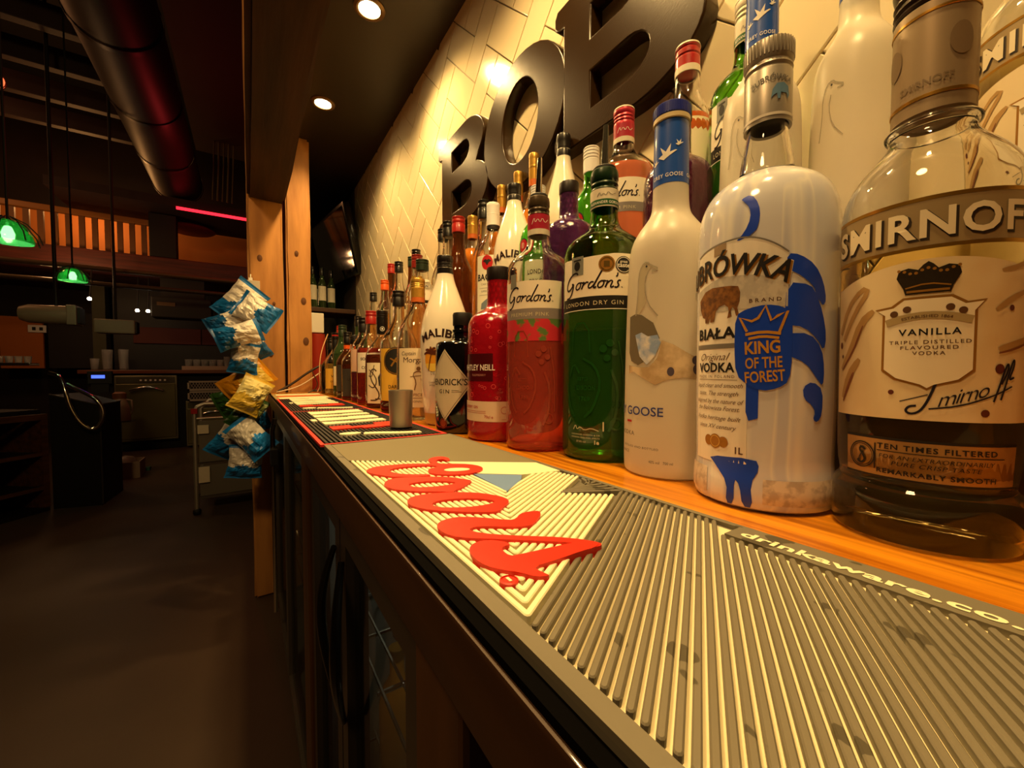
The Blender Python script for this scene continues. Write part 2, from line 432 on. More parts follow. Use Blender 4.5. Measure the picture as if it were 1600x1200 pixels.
# wooden uprights between the fridges
for (y0, y1, lb) in ((.165, .230, 'dark wooden upright at the near end of the glass door fridge'), (.77, .85, 'dark wooden upright between the two bar fridges'), (1.93, 2.04, 'dark wooden end panel of the counter beside the post')):
    tag(MB().box(.080, .45, y0, y1, 0, CT - .0425, bev=.004).build('counter_upright', M('upright_wood', '#5a3818', .5, noise=('#3a220e', (20, 20, 2), 5, .35, .7))), lb, 'counter panel')
MB_ = MB
# bottle fridge with two glass doors
def fridge(y0, y1, label, doorm, framem, handle=True):
    fr = empty('bottle_fridge', label, 'fridge', (0, 0, 0))
    b = MB(); X0, X1, Z0, Z1 = .112, .52, .04, .855
    b.box(X1 - .02, X1, y0, y1, Z0, Z1).box(X0, X1 - .02, y0, y0 + .015, Z0, Z1).box(X0, X1 - .02, y1 - .015, y1, Z0, Z1).box(X0, X1 - .02, y0 + .015, y1 - .015, Z0, Z0 + .02).box(X0, X1 - .02, y0 + .015, y1 - .015, Z1 - .02, Z1)
    b.build('cabinet', M('fridge_lining', '#8a8c86', .45, .3), fr)
    ym = (y0 + y1) / 2
    for (a, c, hs) in ((y0 + .002, ym - .003, 1), (ym + .003, y1 - .002, -1)):
        d = MB(); X = .086; fw = .028
        d.box(X, X + .024, a, a + fw, .05, .85).box(X, X + .024, c - fw, c, .05, .85).box(X, X + .024, a + fw, c - fw, .05, .05 + fw).box(X, X + .024, a + fw, c - fw, .805, .85)
        dd = d.build('door', framem, fr)
        MB().box(X + .009, X + .014, a + fw - .002, c - fw + .002, .05 + fw - .002, .807).build('pane', doorm, dd)
        if handle:
            yh = (c - .02) if hs == 1 else (a + .02)
            pts = [(X - .003 - .012 * math.sin(PI * t / 14), yh - hs * .026 * math.sin(PI * t / 14), .60 + .185 * t / 14) for t in range(15)]
            MB().tube(pts, [.0035 + .0025 * math.sin(PI * t / 14) for t in range(15)], 8).build('handle', black_gloss, dd, smooth=50)
    for z in (.33, .60):
        s_ = MB()
        for t in range(14): s_.tube([(X0 + .02 + t * .026, y0 + .016, z), (X0 + .02 + t * .026, y1 - .016, z)], .0022, 6)
        for t in range(5): s_.tube([(X0 + .015, y0 + .03 + t * (y1 - y0 - .06) / 4, z - .004), (X1 - .03, y0 + .03 + t * (y1 - y0 - .06) / 4, z - .004)], .003, 6)
        s_.build('wire_shelf', chrome, fr, smooth=50)
    return fr
fridge(.235, .765, 'glass door bottle fridge with black bow handles under the counter', glass_thin, M('fridge_frame', '#332a20', .4, coat=.2))
ld = bpy.data.lights.new('fridge_fill_light', 'POINT'); ld.energy = .6; ld.color = (1, .9, .7); ld.shadow_soft_size = .02  # point light added to brighten the fridge inside, without a lamp body
lo = bpy.data.objects.new('fridge_fill_light', ld); col.objects.link(lo); lo.location = (.30, .5, .82)
fridge(.855, 1.925, 'far bar fridge with steel framed doors near the crisp packets', glass_thin, steel_dark, False)
# lock and latch of the far fridge
lk = empty('fridge_latch', 'chrome hinge and black latch hanging at the far end of the counter', 'latch', (.07, 1.62, .70))
MB().box(-.012, .012, -.03, .03, -.03, .03, bev=.004).build('latch_block', black_matte, lk)
MB().tube([(-.004, .0, .03), (-.004, 0, .09), (.004, .0, .13)], .008, 10).build('hinge_pin', chrome, lk, smooth=50)
MB().tube([(-.004, 0, -.03), (-.004, 0, -.55)], .007, 10).build('door_rod', chrome, lk, smooth=50)
# drinks inside the glass door fridge
for i, (x, y, z, c) in enumerate(((.20, .33, .335, '#c98a2a'), (.20, .41, .335, '#d8cdb8'), (.22, .31, .605, '#b06a1c'), (.21, .45, .605, '#3d5b2c'), (.2, .58, .605, '#8c3a20'), (.2, .66, .335, '#c98a2a'))):
    b = empty('fridge_bottle', ['amber drink bottle on the lower wire shelf of the fridge', 'pale drink bottle on the lower wire shelf of the fridge', 'amber drink bottle on the upper wire shelf of the fridge', 'green drink bottle on the upper wire shelf of the fridge', 'red drink bottle behind the far fridge door', 'amber drink bottle low behind the far fridge door'][i], 'bottle', (x, y, z), 0, 'bottles inside the fridge')
    MB().lathe([(0, 0), (.028, 0), (.03, .004), (.03, .11), (.024, .135), (.012, .155), (.012, .185), (0, .185)], 20).build('glass_body', M('drink_%d' % i, c, .12, coat=.5), b, smooth=40)
    MB().lathe([(0, .183), (.0135, .183), (.0135, .2), (0, .2)], 16).build('cap', gold, b, smooth=40)

# ------------------------------------------------------------------ bar runners
MAT_Z = CT + .0035
grey_r = M('grey_rubber', '#746d5b', .5, noise=('#4e4838', (60, 34, 1), 1, .67, .675))
rib_side = M('pale_rib_side', '#d2c7a2', .5)
grey_d = M('grey_rubber_base', '#6d6757', .6)
grey_p = M('grey_rubber_panel', '#7a7154', .6)
cream_r = M('cream_rubber', '#f2ecc4', .5)
red_r = M('red_rubber', '#e02a12', .42)
blue_r = M('blue_rubber', '#6d8fc0', .5)
black_r = M('black_rubber', '#15120f', .55)
edge_red = M('red_edge_rubber', '#e03028', .45)
def flat(u, v, h): return (u, v, h)
Wl, Wr = .0775, .2475
rA = empty('bar_runner', 'grey and cream ribbed rubber bar runner with red script lettering', 'bar runner', (0, 0, 0))
MB().box(Wl, Wr, -.42, .5475, CT + .0008, CT + .0035).build('base', grey_d, rA)
b = MB().box(Wl, .0845, -.42, .5475, CT + .0035, CT + .0062).box(.243, Wr, -.42, .5475, CT + .0035, CT + .0062)
b.build('border', grey_r, rA)
NY = lambda x: .4295 - .72 * (x - .092)          # line where the plain grey panel ends
fixn(MB().prism([(.0848, .543), (.2428, .543), (.2428, NY(.2428) + .004), (.0848, NY(.0848) + .004)], flat, CT + .0035, CT + .0064).build('plain_panel', grey_p, rA))
MB().box(.0846, .243, .5432, .5447, CT + .0035, CT + .0068).build('black_line', black_r, rA)
def rib(p, q, wd, mat, h=.0075, z0=None):
    """a raised rubber rib from p to q with rounded ends"""
    z0 = CT + .0035 if z0 is None else z0
    d = Vector((q[0] - p[0], q[1] - p[1]));
    if d.length < .0025: return None
    d.normalize(); n = Vector((-d.y, d.x)); r = wd / 2; out = []
    for c, s0 in ((q, -90), (p, 90)):
        for t in range(5):
            a = math.radians(s0 + 45 * t); out.append((c[0] + (d.x * math.cos(a) + n.x * math.sin(a)) * r, c[1] + (d.y * math.cos(a) + n.y * math.sin(a)) * r))
    V = [(x, y, z0) for x, y in out] + [(x, y, CT + h - .0005) for x, y in out]
    cx = sum(x for x, y in out) / 10; 
    top = []
    for (c, s0) in ((q, -90), (p, 90)):
        for t in range(5):
            a = math.radians(s0 + 45 * t); top.append((c[0] + (d.x * math.cos(a) + n.x * math.sin(a)) * (r - .0005), c[1] + (d.y * math.cos(a) + n.y * math.sin(a)) * (r - .0005), CT + h))
    V += top; F = [(i, (i + 1) % 10, 10 + (i + 1) % 10, 10 + i) for i in range(10)] + [(10 + i, 10 + (i + 1) % 10, 20 + (i + 1) % 10, 20 + i) for i in range(10)] + [tuple(range(20, 30))]
    if mat is grey_r: return mk('rib', V, F, [grey_r, rib_side], rA, mids=[0] * 21)
    return mk('rib', V, F, mat, rA)
PITCH = .0042; SL = .62; dirn = Vector((1, SL)).normalized()
def xrange_ok(c, x): return True
# grey diagonal ribs
fixn(MB().prism([(.0866, .1195), (.0866, -.41), (.2408, -.41), (.2408, .2145)], flat, CT + .0035, CT + .0037).build('groove_floor', M('cream_groove', '#f0e2b8', .5), rA))
cI = .0635
n_r = 0
while cI > -.56:
    x0, x1 = .0868, .2405
    # start past the cream field
    if cI * 1 + SL * .2405 < .136: x1 = .2235
    yl = lambda x: SL * x + cI
    if yl(x1) > -.40:
        xs = x0 if yl(x0) > -.415 else (-.415 - cI) / SL
        xs = max(xs, x0)
        if yl(x1) < .275: rib((xs, yl(xs)), (x1, yl(x1)), .0026, grey_r, .0066)
        n_r += 1
    cI -= PITCH / math.cos(math.atan(SL))
# cream chevron ribs
bis = (1 + dirn.y) / dirn.x
for k in range(19):
    X = .0872 + .0042 * k; Y = .1225 + .0042 * k * bis
    rib((X, Y), (X, NY(X) - .002), .0029, cream_r)
    cc = Y - SL * X
    xe = .2265 if k < 9 else (.238 - .0012 * (k - 9))
    # stay off the grey triangle
    lim = lambda x: .235 + (x - .191) * .667
    if k >= 9:
        pass
    yend = SL * xe + cc
    if k < 9:
        # stop at the line from (.226,.207) to (.191,.235)
        for t in range(60):
            if yend <= .207 + (.226 - xe) * .8: break
            xe -= .001; yend = SL * xe + cc
    if xe > X + .004: rib((X, Y), (xe, yend), .0029, cream_r, .00765)
# snow field and blue peak of the mountain
z1 = CT + .0078
fixn(MB().prism([(.1655, NY(.1655) - .003), (.2385, NY(.2385) - .003), (.2375, .283), (.2, .2905), (.168, .3165)], flat, CT + .0035, z1).build('snow_field', cream_r, rA))
fixn(MB().prism([(.1655, .3155), (.1995, .2895), (.1905, .2775), (.1632, .2565)], flat, CT + .0035, z1).build('blue_peak', blue_r, rA))
for k in range(7):  # grey chevrons in the small side triangle
    t = k / 7.0
    p = (.194 + .018 * t * 2.2, .236 - .002 * t + .004 * t); q = (.2385, .2115 + .045 * t * .8)
    rib((.1955 + .0062 * k, .2355 + .0005 * k), (.2385, .213 + .0068 * k), .0028, grey_r)
Cout = [(150.1,366.7),(128.9,380.6),(112.2,384.9),(98.3,386.1),(89.9,379.5),(87.1,374.1),(88.5,362.1),(95.9,349.3),(102.5,339.8),(116.3,330.8),(129.9,327.1),(130.8,333.1),(119.1,338.7),(109.8,346.8),(105.4,356.6),(104.9,365.3),(111.8,370.4),(125.1,369.4),(140.0,365.2),(146.9,359.1),(147.0,351.2),(139.9,352.1),(134.5,346.0),(132.4,335.4),(137.5,326.7),(146.8,319.3),(159.1,314.6),(171.6,316.0),(180.1,323.5),(182.4,334.3),(177.5,347.2),(164.4,357.4),(153.5,364.5),(154.0,375.1),(160.2,382.6),(165.1,381.2),(165.6,371.9),(168.7,372.6),(171.8,381.5),(170.7,391.8),(162.9,395.8),(155.1,392.4),(149.0,382.8)]
Chole = [(147.8,339.5),(156.6,340.4),(167.0,333.6),(168.9,327.1),(162.6,324.8),(151.2,328.7),(146.1,334.8)]
o1 = [(88.8,323.7),(95.2,334.1),(104.8,335.8),(125.1,326.4),(141.5,314.4),(148.3,302.4),(153.0,293.3),(145.1,286.9),(135.6,279.6),(128.5,276.6),(125.4,272.8),(118.0,280.5),(102.3,291.3),(91.9,303.0),(88.2,314.3)]
o1h = [(103.8,311.1),(110.4,314.2),(122.3,311.6),(134.0,304.5),(140.0,294.8),(132.3,292.5),(118.3,294.6),(106.7,300.1)]
o2 = [(89.5,270.2),(95.5,279.2),(107.4,280.6),(125.7,273.5),(140.0,263.2),(147.8,251.9),(152.0,240.1),(149.1,231.2),(139.9,225.2),(134.4,220.5),(129.6,220.7),(115.1,230.2),(98.2,244.9),(90.4,257.6)]
o2h = [(102.7,257.4),(108.5,261.1),(119.2,259.3),(132.0,253.1),(141.1,242.8),(141.7,236.9),(134.0,235.0),(121.2,237.4),(107.5,244.5),(102.2,251.8)]
lr = [(89.7,217.4),(94.0,223.8),(101.5,226.0),(109.7,224.0),(120.9,214.3),(130.9,202.9),(135.8,202.9),(142.3,208.8),(150.1,208.8),(156.3,206.2),(152.6,200.4),(140.5,190.3),(133.2,190.2),(125.3,194.2),(114.4,202.8),(108.1,205.4),(103.6,204.0),(104.7,199.0),(111.7,190.4),(126.0,178.4),(140.5,167.1),(149.1,157.9),(153.8,150.1),(152.0,147.1),(146.6,147.7),(143.4,156.9),(122.9,174.0),(105.7,187.3),(94.2,196.6),(89.6,206.2)]
ls = [(153.0,149.3),(145.9,147.0),(139.6,147.7),(123.9,147.3),(107.4,147.9),(109.5,139.3),(109.8,137.4),(104.2,139.7),(100.3,147.1),(95.0,152.9),(90.5,160.4),(89.4,169.9),(91.0,178.4),(94.0,183.2),(98.8,186.0),(105.4,184.9),(110.7,179.9),(113.2,173.5),(107.9,173.7),(105.4,171.2),(105.0,162.8),(110.1,161.6),(122.4,160.0),(138.3,157.8),(148.5,156.0)]
mm = lambda L: [(x / 1000, y / 1000) for x, y in L]
for nm, o_, hs in (('letter_c', Cout, []), ('letter_o', o1, [o1h]), ('letter_o', o2, [o2h]), ('letter_r', lr, []), ('letter_s', ls, [])):
    ol = mm(chaikin(o_, 1, True)); hh = [mm(chaikin(h, 1, True)) for h in hs]
    o = fixn(MB().prism(ol, flat, CT + .0035, CT + (.0093 if o_ is ls else .0090), holes=hh).build(nm, red_r, rA)); o['label'] = 'red raised script letter'
fixn(MB().prism(mm(chaikin(Chole, 1, True)), flat, CT + .0086, CT + .0094).build('curl_inset', cream_r, rA))
MB().lathe([(0, .0035), (.0042, .0035), (.0042, .0084), (.0034, .0088), (.0034, .0083), (0, .0083)], 20, c=(.0935, .1455, CT)).build('trade_mark', red_r, rA, smooth=30)
fixn(MB().prism([(.0928, .1437), (.0942, .1437), (.0942, .1473), (.0928, .1473)], flat, CT + .0083, CT + .0088).build('trade_mark_letter', cream_r, rA))
# text strip along the wall side
MB().box(.2262, .2432, -.41, .124, CT + .0035, CT + .0066).build('text_strip', grey_r, rA)
def mat_text(s_, xbase, y0, h, mat, width, z, bold=.02, name='strip_text', shear=0., par=rA, th=.0006):
    """lettering lying on the runner, read from the bar side: text runs towards -Y, up is +X"""
    V, F = text(s_, 0, 0, h, bold, shear, 1.05, width, al='L')
    o = mk(name, [(xbase + v, y0 - u, z) for u, v in V], F, mat, par)
    return o
mat_text('drinkaware.co.uk for the facts', .2305, .118, .0078, cream_r, .205, CT + .0069, .03)

# far runner: black with red edge and two cream and red word blocks
rB = empty('bar_runner', 'black ribbed bar runner with red edge and cream lettering under the jigger', 'bar runner', (0, 0, 0))
MB().box(.0735, .2445, .549, 1.488, CT + .0008, CT + .0035).build('base', black_r, rB)
b = MB().box(.0735, .0785, .549, 1.488, CT + .0035, CT + .0065).box(.2395, .2445, .549, 1.488, CT + .0035, CT + .0065).box(.0785, .2395, .549, .554, CT + .0035, CT + .0065).box(.0785, .2395, 1.483, 1.488, CT + .0035, CT + .0065).box(.0785, .2395, 1.0185, 1.0235, CT + .0035, CT + .0065)
b.build('red_border', edge_red, rB)
me0 = None
for k in range(27):
    x = .0825 + k * .0059
    for (ya, yb) in ((.557, 1.0165), (1.0255, 1.481)):
        o = MB().box(x - .0016, x + .0016, ya, yb, CT + .0035, CT + .0068).build('rib', black_r, rB)
def matpoly(nm, pts, mat, h, par=rB): return fixn(MB().prism(pts, flat, CT + .0035, CT + h).build(nm, mat, par))
for oy in (0., .4685):
    e_ = [(p[0], p[1] + oy) for p in arc(.122, .615, .015, 0, 360 - 18, 19, .011)]
    matpoly('cream_dot', e_, cream_r, .0085)
    V, F = stroke([(.139, .606 + oy), (.158, .600 + oy), (.178, .588 + oy), (.197, .580 + oy), (.214, .578 + oy)], .017, 1)
    n_ = len(V) // 2
    matpoly('cream_wave', [V[2 * i] for i in range(n_)] + [V[2 * i + 1] for i in range(n_ - 1, -1, -1)], cream_r, .0085)
    matpoly('red_block', [(.107, .705 + oy), (.107, .668 + oy), (.150, .672 + oy), (.152, .662 + oy), (.213, .668 + oy), (.213, .722 + oy), (.180, .72 + oy), (.178, .695 + oy), (.140, .690 + oy), (.138, .708 + oy)], red_r, .0085)
    for (ya, yb) in ((.738, .780), (.790, .848), (.860, .905), (.917, .985)):
        matpoly('cream_letter', [(.106, ya + oy), (.212, ya + .012 + oy), (.212, yb + oy - .002), (.165, yb - .006 + oy), (.160, yb - .014 + oy), (.106, yb - .008 + oy)], cream_r, .0085)
    matpoly('cream_tick', [(.094, .80 + oy), (.103, .80 + oy), (.103, .83 + oy), (.094, .83 + oy)], cream_r, .008)
rC = empty('bar_runner', 'pale bar runner with orange lettering at the far end of the counter', 'bar runner', (0, 0, 0))
MB().box(.074, .2445, 1.492, 1.86, CT + .0008, CT + .0035).build('base', M('tan_rubber', '#a48a58', .55), rC)
MB().box(.085, .235, 1.52, 1.60, CT + .0035, CT + .005).build('cream_band', cream_r, rC)
MB().box(.085, .235, 1.64, 1.70, CT + .0035, CT + .005).build('orange_band', M('orange_rubber', '#d8703a', .5), rC)
MB().box(.085, .235, 1.74, 1.80, CT + .0035, CT + .005).build('cream_band', cream_r, rC)
# steel jigger on the far runner
jg = empty('jigger', 'brushed steel cylindrical measure standing on the black bar runner', 'measure', (.2045, .640, CT + .0087))
MB().lathe([(0, 0), (.0165, 0), (.0175, .0008), (.0192, .0575), (.0192, .059), (.0183, .059), (.0168, .004), (0, .004)], 40).build('cup', steel, jg, smooth=35)

# ------------------------------------------------------------------ big metal letters on the wall
letter_m = M('black_bronze_letter', '#2c1b08', .27, .0, coat=.0, bump=((500, 500, 500), .05)); letter_m.node_tree.nodes['Principled BSDF'].inputs['Specular IOR Level'].default_value = .3
def wall_letter(name, label, y_left, y_right, z0, z1, loops):
    """loops in unit box; u runs from y_left to y_right (towards -Y), v up"""
    cu = bpy.data.curves.new(name, 'CURVE'); cu.dimensions = '2D'; cu.fill_mode = 'BOTH'; cu.extrude = .012; cu.bevel_depth = .003; cu.bevel_resolution = 2
    W = y_left - y_right; H = z1 - z0
    for lp in loops:
        sp = cu.splines.new('POLY'); sp.points.add(len(lp) - 1); sp.use_cyclic_u = True
        for p, q in zip(sp.points, lp): p.co = (q[0] * W, q[1] * H, 0, 1)
    t = bpy.data.objects.new('t', cu); me = bpy.data.meshes.new_from_object(t); bpy.data.objects.remove(t)
    # curve x -> -Y, curve y -> Z, curve z -> towards the room (-X)
    me.transform(Matrix(((0, 0, -1, 0), (-1, 0, 0, 0), (0, 1, 0, 0), (0, 0, 0, 1))))
    me.materials.clear(); me.materials.append(letter_m); me.polygons.foreach_set('use_smooth', [True] * len(me.polygons)); me.set_sharp_from_angle(angle=.7)
    me.name = name
    o = mko(name, me, None, (WX - .0165, y_left, z0)); tag(o, label, 'letter', 'metal wall letters')
    return o
def B_loops():
    out = [(0.0, .035), (.02, 0), (.06, 0)] + [(.55, 0)] + arc(.60, .27, .40, -85, 62, 14, .27) + [(.80, .525)] + arc(.58, .755, .345, -40, 88, 12, .245) + [(.06, 1), (.02, 1), (0, .965), (0, .90), (.03, .87), (.085, .86), (.085, .14), (.03, .13), (0, .10)]
    h1 = [(.30, .155)] + [(.55, .155)] + arc(.57, .285, .155, -85, 85, 10, .13) + [(.30, .415)]
    h2 = [(.30, .60)] + [(.55, .60)] + arc(.55, .72, .13, -85, 85, 10, .115) + [(.30, .84)]
    return [out, h1[::-1], h2[::-1]]
def O_loops():
    return [arc(.5, .5, .5, 0, 350, 35, .5), arc(.5, .5, .235, 0, 350, 35, .32)[::-1]]
wall_letter('wall_letter', 'big dark metal letter B on the tiles, farthest of the three', 1.172, .872, 1.405, 1.665, B_loops())
wall_letter('wall_letter', 'big dark metal letter O on the tiled wall', .888, .585, 1.40, 1.672, O_loops())
wall_letter('wall_letter', 'big dark metal letter B on the tiles, nearest and cut off by the picture top', .612, .312, 1.405, 1.668, B_loops())

# ------------------------------------------------------------------ front row of bottles (on the counter)
def L0(x, y): return (x, y, CT + .0005)
def L1(x, y): return (x, y, CT + TIER + .0005)
brown = M('brown_ink', '#5a3a1c', .5); grey_ink = M('grey_ink', '#6d6a66', .5); blue_ink = M('blue_ink', '#1a43c4', .35)
navy = M('navy_label', '#1c4fae', .35, coat=.3); red_ink = M('red_ink', '#b3161c', .4); gold_ink = M('gold_ink', '#a8762e', .4, .4)
white_ink = M('white_ink', '#efeae0', .45); green_ink = M('green_ink', '#1f5a2a', .4); tan = M('tan_label', '#cdb58e', .5)
glass_amber = M('pale_amber_liquid', (.86, .68, .28), .01, trans=0.985, ior=1.38, coat=.3)
water = M('clear_spirit', (.97, .97, .96), .02, trans=0.97, ior=1.38, coat=.3)

def smirnoff(label, loc, face=0., rs=1., zs=1., full=True):
    P = [(36, 0), (43.6, 1), (44.6, 4), (44.6, 26), (43.5, 30), (40.8, 33), (40.6, 36), (42, 44), (42.6, 70), (43.2, 150), (43.6, 180), (43.4, 196), (41, 208), (35, 219), (26, 229), (21, 235), (19.5, 240), (22, 241), (22.5, 244), (19, 246), (15.5, 247), (15, 262), (15, 300)]
    b = Bottle('vodka_bottle', label, loc, P, glass_c, face, rs, zs, 2.6, glass_amber, 192 if full else 120, group='vodka bottles', n=64)
    b.cap(M('vanilla_cap', '#a08a6c', .4, .3), 19.4, 247, 309, 0)
    b.lat('cap_thread', M('dark_cap_thread', '#3a2c1e', .3, .6), [(0, 309), (19.4, 309), (19.8, 311), (18.4, 313), (19.7, 315), (18.4, 318), (19.7, 320), (18.4, 323), (19.7, 326), (20.2, 329), (19, 331), (0, 331)])
    b.lat('cap_band', gold, [(19.6, 255), (19.9, 255.2), (19.9, 257), (19.6, 257.2)])
    b.lat('cap_band', gold, [(19.6, 302), (19.9, 302.2), (19.9, 303.5), (19.6, 303.7)])
    c_ = M('cap_print', '#7a6448', .5)
    for uu in (-22, 12):
        b.dec('cap_emblem', c_, [disc(uu, 283, 6, 9), ], .3, 19.4, du=2.5)
    b.dec('cap_text', c_, [text('SMIRNOFF', -4, 262, 4, .02)], .3, 19.4, du=2)
    band = M('vodka_band', '#a18b64', .4, .2)
    b.dec('name_band', band, [rect(-56, 166, 56, 190)], .35)
    b.dec('name_band_edge', gold, [rect(-56, 190, 56, 192), rect(-56, 164, 56, 166)], .5)
    b.dec('name_shadow', M('dark_letter_shadow', '#2c1f12', .5), [text('SMIRNOFF', -.2, 169.6, 15, .045, 0, 1.12, 104)], .5)
    b.dec('brand_name', M('cream_letter', '#e6d8b8', .4), [text('SMIRNOFF', -1.0, 170.6, 15, .025, 0, 1.12, 103)], .8)
    if not full: pass
    lab = M('vanilla_label', '#e3cfa6', .5, noise=('#d9bd8c', (40, 40, 30), 2, .4, .7))
    b.dec('front_label', lab, [poly([(-54, 72), (54, 72), (54, 150)] + [(50 - 100 * t / 20, 150 + 9 * math.sin(PI * t / 20)) for t in range(21)] + [(-54, 150)])], .35, dv=30)
    # vanilla pods and flecks
    pod = M('pod_print', '#b08a52', .5); pod2 = M('pod_dark', '#7d4a2a', .5); fl = M('fleck_print', '#5b2416', .5)
    for q in [stroke([(-50, 122), (-42, 138), (-31, 148), (-27, 146), (-36, 134), (-46, 118)], 3), stroke([(-48, 100), (-38, 112), (-31, 128), (-24, 134)], 5, 1, True), stroke([(-46, 82), (-40, 96), (-32, 106)], 5, 1, True), stroke([(28, 130), (36, 136), (46, 140)], 3, 1, True), stroke([(30, 110), (38, 112), (50, 116)], 4, 1, True), stroke([(30, 150), (40, 152), (50, 158)], 2.5, 1, True)]: b.dec('pod_print', pod, [q], .6)
    for q in [stroke([(-47, 99), (-37, 110), (-30, 126)], 1.2, 1, True), stroke([(-45, 80), (-39, 92), (-36, 98)], 2, 1, True), stroke([(30, 108), (38, 110), (50, 114)], 1.2, 1, True)]: b.dec('pod_shade', pod2, [q], .75)
    for q in [disc(-49, 115, 1.6, 2.2, 10), disc(-47, 108, 1, 1.2, 10), disc(-14, 87, 1.4, 1.4, 10), disc(31, 100, 2.4, 2.6, 12), disc(36, 131, 1.4, 1.6, 10), disc(25, 77, 2, 2, 12)]: b.dec('fleck_print', fl, [q], .6)
    # shield
    sh = [(-19, 131), (-23, 134), (-15, 135), (-10, 139), (10, 139), (16, 135), (24, 136), (20, 131), (20, 99), (14, 93.5), (4, 90.5), (1, 88.5), (-2, 90.5), (-13, 94), (-19, 99)]
    b.dec('shield_edge', gold_ink, [poly(sh)], .6)
    cx_, cy_ = .5, 113
    b.dec('shield', M('shield_cream', '#ecdfc2', .5), [poly([(cx_ + (x - cx_) * .93, cy_ + (y - cy_) * .95) for x, y in sh])], .85)
    sm = [stroke([(-17, 125.5), (-9, 128), (0, 129), (9, 128), (18, 125.5)], 4.0)]
    b.dec('scroll', M('scroll_print', '#a99468', .5), sm, 1.05)
    b.dec('scroll_text', brown, [text('ESTABLISHED 1864', 0, 127.6, 1.6, .01, width=20, arcr=45)], 1.25)
    b.dec('medals', brown, [disc(-13.5, 130.5, 1.8), disc(-8, 132.5, 1.8), disc(9, 132.5, 1.8), disc(14, 130.5, 1.8)], 1.05)
    b.dec('flavour_text', ink, [text('VANILLA', 1.2, 118.3, 3.6, .02, 0, 1.25, 25)], 1.05)
    for t_ in (text('TRIPLE DISTILLED', 1.2, 113.6, 2.0, .01, 0, 1.3, 33), text('FLAVOURED', 1.2, 110.6, 2.0, .01, 0, 1.3, 23), text('VODKA', 1.2, 107.6, 2.0, .01, 0, 1.3, 13)): b.dec('small_text', brown, [t_], 1.05)
    # crown
    cr = M('crown_print', '#2e2415', .4, .3)
    b.dec('crown', cr, [poly([(-9, 140.5), (9, 140.5), (10, 144), (13, 150), (12, 154), (8, 155), (4, 153.5), (2, 156), (0, 157.5), (-2, 156), (-4, 153.5), (-8, 155), (-12, 154), (-13, 150), (-10, 144)])], .75)
    b.dec('crown_pearl', gold_ink, [disc(-12 + 2.4 * i, 152.8 + 1.2 * math.cos(i * 1.25), .8, .8, 8) for i in range(11)] + [rect(-8.5, 141.4, 8.5, 142.6), stroke([(-9, 144), (0, 146), (9, 144)], .8)], 1.0)
    # signature
    sgm = M('signature_ink', '#1e1a28', .4)
    b.dec('signature', sgm, [stroke([(9, 97), (8.6, 99.4), (6.8, 98.6), (4.6, 93), (2.6, 86), (.4, 80), (-2, 76.4), (-5.4, 75.2), (-7.6, 77), (-6, 79.6), (-3, 80)], 1.2, 2)], .7); b.dec('signature', sgm, [stroke([(-10, 82), (-4, 84.2), (1.5, 86.2)], .5, 1)], .7)
    b.dec('signature', sgm, [text('mirno', 16.5, 83.0, 7.6, -.004, .62, .86, 23, rot=17)], .7)
    b.dec('signature', sgm, [stroke([(28.5, 83), (31, 91), (34, 101), (35.6, 103), (35.4, 99), (32, 92)], 1.0, 2), stroke([(32, 84), (34.6, 93), (37.4, 103), (39, 105), (38.8, 101), (35.6, 94), (39, 95.6)], 1.0, 2)], .7)
    b.dec('signature', sgm, [stroke([(2, 78.5), (14, 80.5), (28, 86), (38, 91)], .8)], .7)
    # lower metallic band
    b.dec('lower_band', M('copper_band', '#b08a54', .35, .4), [rect(-40, 38, 44, 59.5)], .35)
    b.dec('lower_band_edge', ink, [rect(-40, 59.5, 44, 61), rect(-40, 37, 44, 38.2), rect(-21.5, 42, -20.8, 57), rect(-20, 52.8, 36, 53.3)], .5)
    b.dec('monogram', ink, [ring(-29, 49, 8, .7), ring(-29, 49, 6.7, .4), stroke([(-26.5, 52), (-28.5, 54), (-30.5, 52), (-28, 49), (-26.5, 46), (-29, 43.5), (-31.5, 45.5)], 1.2), stroke([(-30, 54), (-27, 52), (-30, 48), (-31, 44)], .6)], .5)
    for t_ in (text('TEN TIMES FILTERED', 6, 54.4, 3.0, .02, 0, 1.2, 52), text('FOR AN EXTRAORDINARILY', 6, 49, 2.4, 0, .2, 1.1, 50), text('PURE CRISP TASTE', 6, 45.4, 2.4, 0, .2, 1.1, 38), text('REMARKABLY SMOOTH', 6, 40.2, 2.8, .02, 0, 1.1, 52)): b.dec('band_text', ink, [t_], .5)
    return b
smirnoff('vanilla vodka bottle with cream label and gold crown, nearest on the counter', L0(.345, .069), 1, .94)

